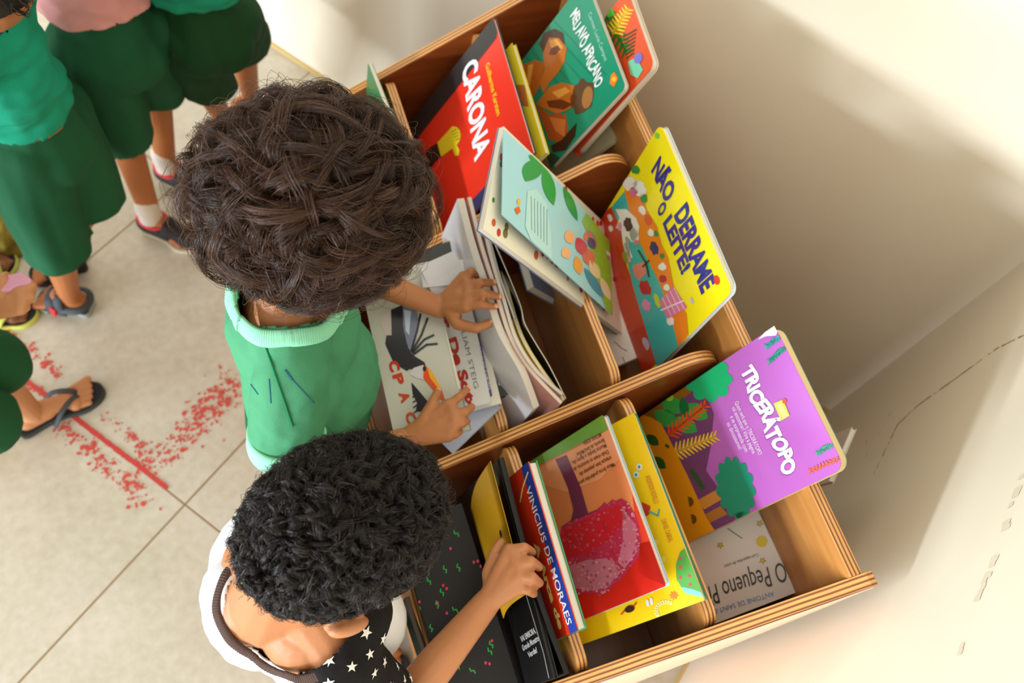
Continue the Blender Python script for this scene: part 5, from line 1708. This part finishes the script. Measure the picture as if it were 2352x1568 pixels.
        vs = [v.co.copy() for v in mm.vertices]
        b2 = BVHTree.FromPolygons(vs, [tuple(p.vertices) for p in mm.polygons])
        rg = random.Random(4); used = []
        parts = []
        polys = list(mm.polygons); rg.shuffle(polys)
        for p in polys:
            if any((p.center - u).length < .0215 for u in used): continue
            used.append(p.center.copy())
            n = p.normal; t = n.orthogonal().normalized(); t.rotate(Matrix.Rotation(rg.uniform(0, 6.28), 3, n)); bb = n.cross(t)
            V = [p.center] + [p.center + t * x + bb * y for x, y in star_points(.0068 * rg.uniform(.85, 1.1), .40)]
            W2 = []
            for q in V:
                h = b2.find_nearest(q); W2.append(tuple(h[0] + h[1] * .0007))
            F = [(0, 1 + i, 1 + (i + 1) % 10) for i in range(10)]
            parts.append((W2, F))
        V, F, MI = merge(parts)
        so2 = add_obj('star_print', mesh_from('star_print', V, F), None, [STAR]); put(so2, sleeve)
        so2['label'] = 'white stars'
    shrt = [ball((-.055, .168, .46), (.08, .098, .07))] + [capsule((-.055, .165 + s * .046, .43), .06, (-.047, .165 + s * .046, .27), .055) for s in (-1, 1)]
    mh = fuse('shorts', shrt, .005, 6, .5, folds(18, .003, 5)); cut_mesh(mh, lambda p: p[2] < .25)
    put(add_obj('shorts', mh, None, [cloth_mat((28, 92, 56))]), root)
    for s in (-1, 1):
        sole(root, 'flip_flop', (-.09, .165 + s * .045, 0), (.055, .165 + s * .045, 0), .030, 0, .014, mat((60, 66, 72), .8))
    # hair
    rad = V3(.090, .065, .082); hcen = hc + A[2] * .005 - A[0] * .004
    allow = lambda d: d[2] > -.62 - .25 * (d[0] < -.3) and not (d[0] > .66 and d[2] < .15) and not (d[0] > .1 and d[2] < -.3) and not (abs(d[1]) > .75 and d[2] < -.12 and d[0] > -.5)
    flowd = lambda d: np.cross(V3(.1, 0, 1), d) * .6 + d * .3
    P, tone = grow_hair(hcen, rad, A, allow, 1050, 36, .026, .0048, 1.4, .0105, .0044, 5, npts=14, flow=flowd, jitter=.00022)
    P2, t2 = grow_hair(hcen, rad * 1.01, A, allow, 700, 3, .028, .0046, 1.8, .0140, .002, 6, npts=14, flow=flowd, jitter=.0004)
    P = np.concatenate([P, P2]); tone = np.concatenate([tone * .8, np.clip(t2 + .1, 0, 1)])
    capm = fuse('hair', [ball(hcen + A[2] * .002, (.0915, .0675, .0835), A)], .004, 1, .5, folds(60, .003, 8))
    def killcap(p):
        d = (p - hcen); l = V3(d @ A[0], d @ A[1], d @ A[2]) / rad; l = l / np.linalg.norm(l)
        return not allow(l)
    cut_mesh(capm, killcap)
    h = put(add_obj('hair', capm, None, [mat((15, 12, 11), .7)]), root)
    h['label'] = 'short tight black curls'
    R = np.interp(np.linspace(0, 1, 14), [0, .2, .8, 1], [.00022, .00022, .00018, .00007])
    st = strands_mesh('curl', P, R, tone, HAIR2, None)
    put(st, h)
    return root


boy_green()
boy_white()

# =================================================================== schoolchildren queueing at the left
def pupil(label, hips, knees, ankles, feet, chest, head, shirt_rgb, hem_z, shirt_hem_z, shirt_r=.085, faced=(1, 0, 0), arms=None, skin=(170, 104, 58), shorts_rgb=(32, 86, 56), leg_r=(.058, .056), seed=1, hand=None, shorts=True, voxel=.0036):
    hipc = (hips[0] + hips[1]) / 2
    ankles = [np.array(hl) * .76 + np.array(to) * .24 + UPZ * .072 for hl, to, _ in feet]
    root = thing('person', label, 'person', (float(hipc[0]), float(hipc[1]), 0), 'children queueing beside the wall')
    A = axes3(faced, (0, 0, 1))
    prims = head_prims(head, A, .98) + [capsule(head - A[2] * .05, .04, chest + UPZ * .09, .04)]
    prims += [capsule(chest + UPZ * .03, .062, hipc + UPZ * .03, .062), ball(hipc, (.066, .082, .06), A)]
    for h, k, a in zip(hips, knees, ankles): prims += chain([h, k, a], [.046, .033, .0215])
    for heel, toe, _ in feet:
        fp, _, _, _ = foot_prims(heel, toe); prims += fp
    for a_, (hl, to, _) in zip(ankles, feet): prims.append(capsule(a_, .0215, np.array([hl[0], hl[1], .03]) * .75 + np.array([to[0], to[1], .03]) * .25, .019))
    sh = [chest + UPZ * .06 + A[1] * .09, chest + UPZ * .06 - A[1] * .09]
    arms = arms or [[s + A[0] * .08 + A[1] * (.03 if i == 0 else -.03), s + A[0] * .09 + UPZ * .13 + A[1] * (-.02 if i == 0 else .02)] for i, s in enumerate(sh)]
    for s, ar in zip(sh, arms):
        if ar is None: continue
        prims += chain([s] + list(ar), [.027, .022, .0145][:len(ar) + 1])
        d = ar[-1] - ar[-2]; d /= np.linalg.norm(d)
        if hand is None or ar is not arms[hand[0]]:
            sd = np.cross(d, A[0]); sd /= np.linalg.norm(sd) + 1e-9
            K = [ar[-1] + d * .04 + sd * (.016 - .0107 * k) for k in range(4)]
            prims += hand_prims(ar[-1], .0145, K, [[k + d * .018, k + d * .032 + A[0] * .006] for k in K], [ar[-1] + d * .02 + A[0] * .018, ar[-1] + d * .04 + A[0] * .022])
    if hand is not None: prims += hand[1]
    put(add_obj('body', fuse('body', prims, voxel, 3), None, [skin_mat(skin)]), root)
    eyes(root, head, A, .98)
    if shorts:
        sp = [capsule(hipc + UPZ * .11, leg_r[0] * 1.0, hipc - UPZ * .02, leg_r[0] * 1.35)]
        for h, k in zip(hips, knees):
            d = (k - h) / np.linalg.norm(k - h); sp.append(capsule(h, leg_r[0], k + d * .03, leg_r[1]))
        m = fuse('shorts', sp, .0045, 7, .5, folds(15, .009, seed * 3.1, (1, 1, .40)))
        def kill(p):
            for h, k, hz in zip(hips, knees, hem_z):
                if np.linalg.norm(p[:2] - (k[:2])) < .085 and p[2] < hz and np.linalg.norm(p - k) <= min(np.linalg.norm(p - q) for q in knees) + 1e-9: return True
            return False
        cut_mesh(m, kill)
        o = put(add_obj('shorts', m, None, [cloth_mat(shorts_rgb, .4, 700, var=.12)]), root)
        md = o.modifiers.new('cloth', 'SOLIDIFY'); md.thickness = .0018; md.offset = -1
    st = [capsule(chest + UPZ * .02, shirt_r, hipc + UPZ * .05, shirt_r * 1.12)] + [capsule(chest + UPZ * .06, .06, s, .038) for s in sh]
    for s, ar in zip(sh, arms):
        if ar is not None: st.append(capsule(s, .040, s + (ar[0] - s) * .75, .045))
    m = fuse('shirt', st, .0045, 7, .5, folds(15, .009, seed * 7.7, (1, 1, 1.6)))
    ends = [(s + (ar[0] - s) * .72, (ar[0] - s) / np.linalg.norm(ar[0] - s)) for s, ar in zip(sh, arms) if ar is not None]
    cut_mesh(m, lambda p: p[2] < shirt_hem_z or any((p - e) @ d > 0 and np.linalg.norm((p - e) - d * ((p - e) @ d)) < .05 and (p - e) @ d < .08 for e, d in ends) or (p[2] > chest[2] + .09 and np.hypot(*(p[:2] - chest[:2])) < .055))
    o = put(add_obj('shirt', m, None, [cloth_mat(shirt_rgb, .4, 700, var=.08)]), root)
    md = o.modifiers.new('cloth', 'SOLIDIFY'); md.thickness = .0018; md.offset = -1
    plain_hair(root, head, A, .98, HAIR2, seed)
    return root


def sandal(root, heel, toe, sole_rgb, strap_rgb, kind='cross', accent=None):
    heel = np.array(heel, float); toe = np.array(toe, float); d = toe - heel; L = np.linalg.norm(d[:2]); d = V3(d[0], d[1], 0) / L; n = V3(-d[1], d[0], 0)
    b = V3(heel[0], heel[1], 0)
    name = {'thong': 'flip_flop', 'cross': 'sandal', 'shoe': 'shoe'}[kind]
    s = sole(root, name, heel, toe, .031, 0, .013, mat(sole_rgb, .8))
    if kind != 'shoe' and strap_rgb != sole_rgb: sole(s, 'insole', heel + d * .003, toe - d * .003, .028, .013, .0145, mat((40, 42, 46), .9))
    mt = mat(strap_rgb, .7)

    def st(nm, pts, w, t, m):
        o = strap(nm, pts, w, t, m, root); put(o, s); return o
    at = lambda a, o, z: b + d * L * a + n * o + UPZ * z
    if kind == 'thong':
        st('strap', [at(.80, .004, .018), at(.70, .012, .040), at(.52, .026, .036), at(.38, .031, .012)], .010, .002, mt)
        st('strap', [at(.80, .004, .018), at(.68, -.008, .040), at(.50, -.024, .036), at(.36, -.031, .012)], .010, .002, mt)
    elif kind == 'cross':
        st('toe_strap', [at(.62, .031, .012), at(.64, .02, .040), at(.66, 0, .044), at(.66, -.02, .034), at(.64, -.031, .012)], .020, .002, mt)
        st('instep_strap', [at(.42, .030, .012), at(.44, .022, .05), at(.46, 0, .060), at(.44, -.022, .05), at(.42, -.030, .012)], .018, .002, mt)
        st('heel_strap', [at(.42, .027, .03), at(.12, .026, .035), at(-.03, .012, .036), at(-.03, -.012, .036), at(.12, -.026, .035), at(.42, -.027, .03)], .014, .002, mt)
        if accent:
            st('accent_strap', [at(.60, .032, .014), at(.58, .027, .032)], .020, .0028, mat(accent, .6)); st('accent_strap', [at(.60, -.032, .014), at(.58, -.027, .032)], .020, .0028, mat(accent, .6))
            st('accent_strap', [at(.50, .016, .058), at(.50, -.016, .058)], .008, .0034, mat((150, 96, 92), .6))
    else:
        up = fuse('shoe_upper', [capsule(at(.12, 0, .036), .027, at(.5, 0, .036), .028), capsule(at(.45, 0, .034), .027, at(.86, 0, .024), .021)], .004, 5)
        cut_mesh(up, lambda p: p[2] < .011 or (p[2] > .050 and (p - b) @ d < L * .5))
        u_ = put(add_obj('shoe_upper', up, None, [mt]), s)
        ring = ring_band('shoe_collar', at(.25, 0, .052), .033, .0225, [d, n, UPZ], .007, .008, mat(accent or (210, 50, 50), .6), s, seg=48)
        sk = fuse('sock', [capsule(at(.22, 0, .045), .0245, at(.22, 0, .045) + (UPZ * .055), .0245)], .004, 2)
        k_ = put(add_obj('sock', sk, None, [mat((214, 204, 192), .9)]), root)
    return s


def up_from(p, px, py, z): return Wn(px, py, z)


# child in the long teal shirt, nearest the left edge
f1 = (Wn(212, 712, 0), Wn(96, 688, 0)); f2 = (Wn(196, 606, 0), Wn(78, 640, 0))
r = pupil('child in teal green shirt and dark green shorts wearing grey and red sandals', [Wn(48, 340, .50), Wn(122, 262, .50)], [Wn(122, 545, .29), Wn(206, 455, .29)],
          [Wn(168, 672, .07), Wn(180, 575, .06)], [(f1[0], f1[1], 0), (f2[0], f2[1], 0)], Wn(0, 150, .70), Wn(-115, -90, .93), (28, 148, 116), (.262, .285), .575, .070, faced=(-.9, .45, 0), seed=1, leg_r=(.062, .060), voxel=.0028)
sandal(r, f1[0], f1[1], (150, 156, 152), (62, 68, 74), 'cross', (206, 36, 36))
sandal(r, f2[0], f2[1], (44, 42, 42), (34, 32, 32), 'cross')

# child in pink with black and red trainers
f1 = (Wn(338, 522, 0), Wn(450, 568, 0)); f2 = (Wn(378, 408, 0), Wn(466, 450, 0))
r = pupil('child in pink shirt and green shorts wearing black trainers with red collars', [Wn(200, 110, .52), Wn(320, 50, .52)], [Wn(276, 290, .29), Wn(352, 186, .30)],
          [Wn(362, 478, .075), Wn(392, 368, .075)], [(f1[0], f1[1], 0), (f2[0], f2[1], 0)], Wn(125, -170, .72), Wn(100, -380, .95), (226, 158, 156), (.265, .275), .615, .088, faced=(.8, -.6, 0), seed=2, leg_r=(.066, .060))
sandal(r, f1[0], f1[1], (214, 204, 182), (40, 36, 38), 'shoe', (214, 56, 60))
sandal(r, f2[0], f2[1], (214, 204, 182), (40, 36, 38), 'shoe', (214, 56, 60))

# child at the top, by the wall
f1 = (Wn(536, 300, 0), Wn(462, 338, 0)); f2 = (Wn(600, 250, 0), Wn(532, 280, 0))
r = pupil('child in dark green shorts and blue sandals standing closest to the wall', [Wn(425, 60, .50), Wn(515, 40, .50)], [Wn(468, 182, .29), Wn(552, 88, .30)],
          [Wn(506, 262, .07), Wn(566, 205, .06)], [(f1[0], f1[1], 0), (f2[0], f2[1], 0)], Wn(415, -175, .72), Wn(395, -400, .95), (30, 140, 108), (.262, .275), .60, .082, faced=(-.5, -.8, 0), seed=3, leg_r=(.064, .058), shorts_rgb=(26, 64, 34))
sandal(r, f1[0], f1[1], (96, 146, 164), (92, 148, 168), 'cross')
sandal(r, f2[0], f2[1], (86, 130, 142), (86, 130, 142), 'thong')

# child stepping in from the left with a flip flop, holding a pink block
f1 = (Wn(52, 990, 0), Wn(232, 898, 0)); f2 = (Wn(-90, 1090, 0), Wn(60, 1010, 0)); f2 = (f2[0] + V3(-.08, -.02, 0), f2[1] + V3(-.08, -.02, 0))
hw = Wn(-22, 716, .52)
K = [Wn(28, 660, .545), Wn(48, 668, .548), Wn(52, 690, .545), Wn(48, 710, .54)]
FG = [[Wn(62, 645, .55), Wn(72, 650, .535)], [Wn(72, 655, .548), Wn(74, 672, .53)], [Wn(70, 682, .542), Wn(60, 694, .528)], [Wn(60, 706, .536), Wn(44, 716, .526)]]
HP = hand_prims(hw, .016, K, FG, [Wn(-5, 668, .55), Wn(8, 640, .556), Wn(14, 632, .548)], .0064)
r = pupil('child in grey flip flops stepping on the red floor line from the left edge', [Wn(-235, 800, .46), Wn(-220, 940, .46)], [Wn(-52, 826, .33), Wn(-62, 966, .33)],
          [Wn(62, 962, .07), Wn(-40, 1090, .07)], [(f1[0], f1[1], 0), (f2[0], f2[1], 0)], Wn(-330, 800, .66), Wn(-480, 700, .88), (26, 140, 108), (.275, .285), .50, .085, faced=(.85, .45, 0), seed=4,
          arms=[[Wn(-210, 735, .56), hw], None], hand=(0, HP), skin=(196, 134, 92), leg_r=(.058, .056), shorts_rgb=(32, 86, 54), voxel=.0025)
sandal(r, f1[0], f1[1], (58, 62, 60), (66, 72, 76), 'thong')
sandal(r, f2[0], f2[1], (58, 62, 60), (66, 72, 76), 'thong')
PB = [Wn(-6, 668, .556), Wn(8, 632, .556), Wn(50, 622, .560), Wn(72, 640, .560), Wn(66, 652, .556), Wn(20, 668, .554)]
v = [p for p in PB] + [p - UPZ * .02 for p in PB]; n_ = len(PB)
o = solid('toy_block', [(v, [tuple(range(n_)), tuple(reversed(range(n_, 2 * n_)))] + [(i, i + n_, (i + 1) % n_ + n_, (i + 1) % n_) for i in range(n_)])], None, [mat((222, 158, 188), .6)], bevel=.003)
tag(o, 'pink rounded block held in the hand at the left edge', 'toy')

# bare toes in a yellow green flip flop, a second flip flop, and an olive cloth at the left edge
f1 = (Wn(-40, 700, 0), Wn(22, 588, 0)); f2 = (Wn(-60, 760, 0), Wn(84, 716, 0))
root = thing('person', 'bare brown feet in yellow green flip flops, the rest beyond the left edge', 'person', tuple(f1[0]), None)
pr_ = []
for a, c in ((f1, Wn(-90, 640, .3)), (f2, Wn(-150, 700, .3))):
    fp, _, _, _ = foot_prims(a[0], a[1]); pr_ += fp
    an = np.array([a[0][0], a[0][1], .05]) * .8 + np.array([a[1][0], a[1][1], .05]) * .2
    pr_ += chain([an, an + V3(-.05, .02, .22), an + V3(-.08, .0, .42)], [.022, .034, .045])
hp = np.mean([p for p in [np.array(f1[0]) + V3(-.13, .02, .48), np.array(f2[0]) + V3(-.13, .0, .48)]], axis=0)
hp[2] = .50
AE = axes3((.3, .9, 0), (0, 0, 1))
pr_ += [capsule(hp, .07, hp + UPZ * .22, .066)] + head_prims(hp + UPZ * .40, AE, .95) + [capsule(hp + UPZ * .22, .04, hp + UPZ * .36, .036)]
for sg in (1, -1): pr_ += chain([hp + UPZ * .22 + AE[1] * .08 * sg, hp + UPZ * .06 + AE[1] * .11 * sg, hp - UPZ * .03 + AE[1] * .1 * sg + AE[0] * .05], [.026, .022, .015])
put(add_obj('body', fuse('body', pr_, .0038, 4), None, [skin_mat((130, 82, 52))]), root)
m = fuse('dress', [capsule(hp + UPZ * .2, .085, hp - UPZ * .16, .105)], .006, 5, .5, folds(16, .006, 2)); cut_mesh(m, lambda p: p[2] < .32 or p[2] > .76)
put(add_obj('dress', m, None, [cloth_mat((120, 110, 40))]), root)
plain_hair(root, hp + UPZ * .40, AE, .95, HAIR2, 9)
sandal(root, f1[0], f1[1], (196, 204, 96), (172, 182, 84), 'thong')
sandal(root, f2[0], f2[1], (206, 208, 92), (196, 204, 90), 'thong')
cv = fuse('cloth', [ball(Wn(-10, 540, .03), (.06, .045, .03)), ball(Wn(22, 520, .03), (.05, .05, .035)), ball(Wn(-40, 500, .04), (.07, .06, .04)), capsule(Wn(-30, 585, .012), .014, Wn(48, 575, .012), .012)], .004, 3, .5, folds(26, .010, 4, (2.2, .7, 1)))
cut_mesh(cv, lambda p: p[2] < .002)
o = add_obj('cloth', cv, None, [cloth_mat((128, 112, 44))]); tag(o, 'crumpled olive cloth on the floor behind the bare toes, left edge', 'cloth')
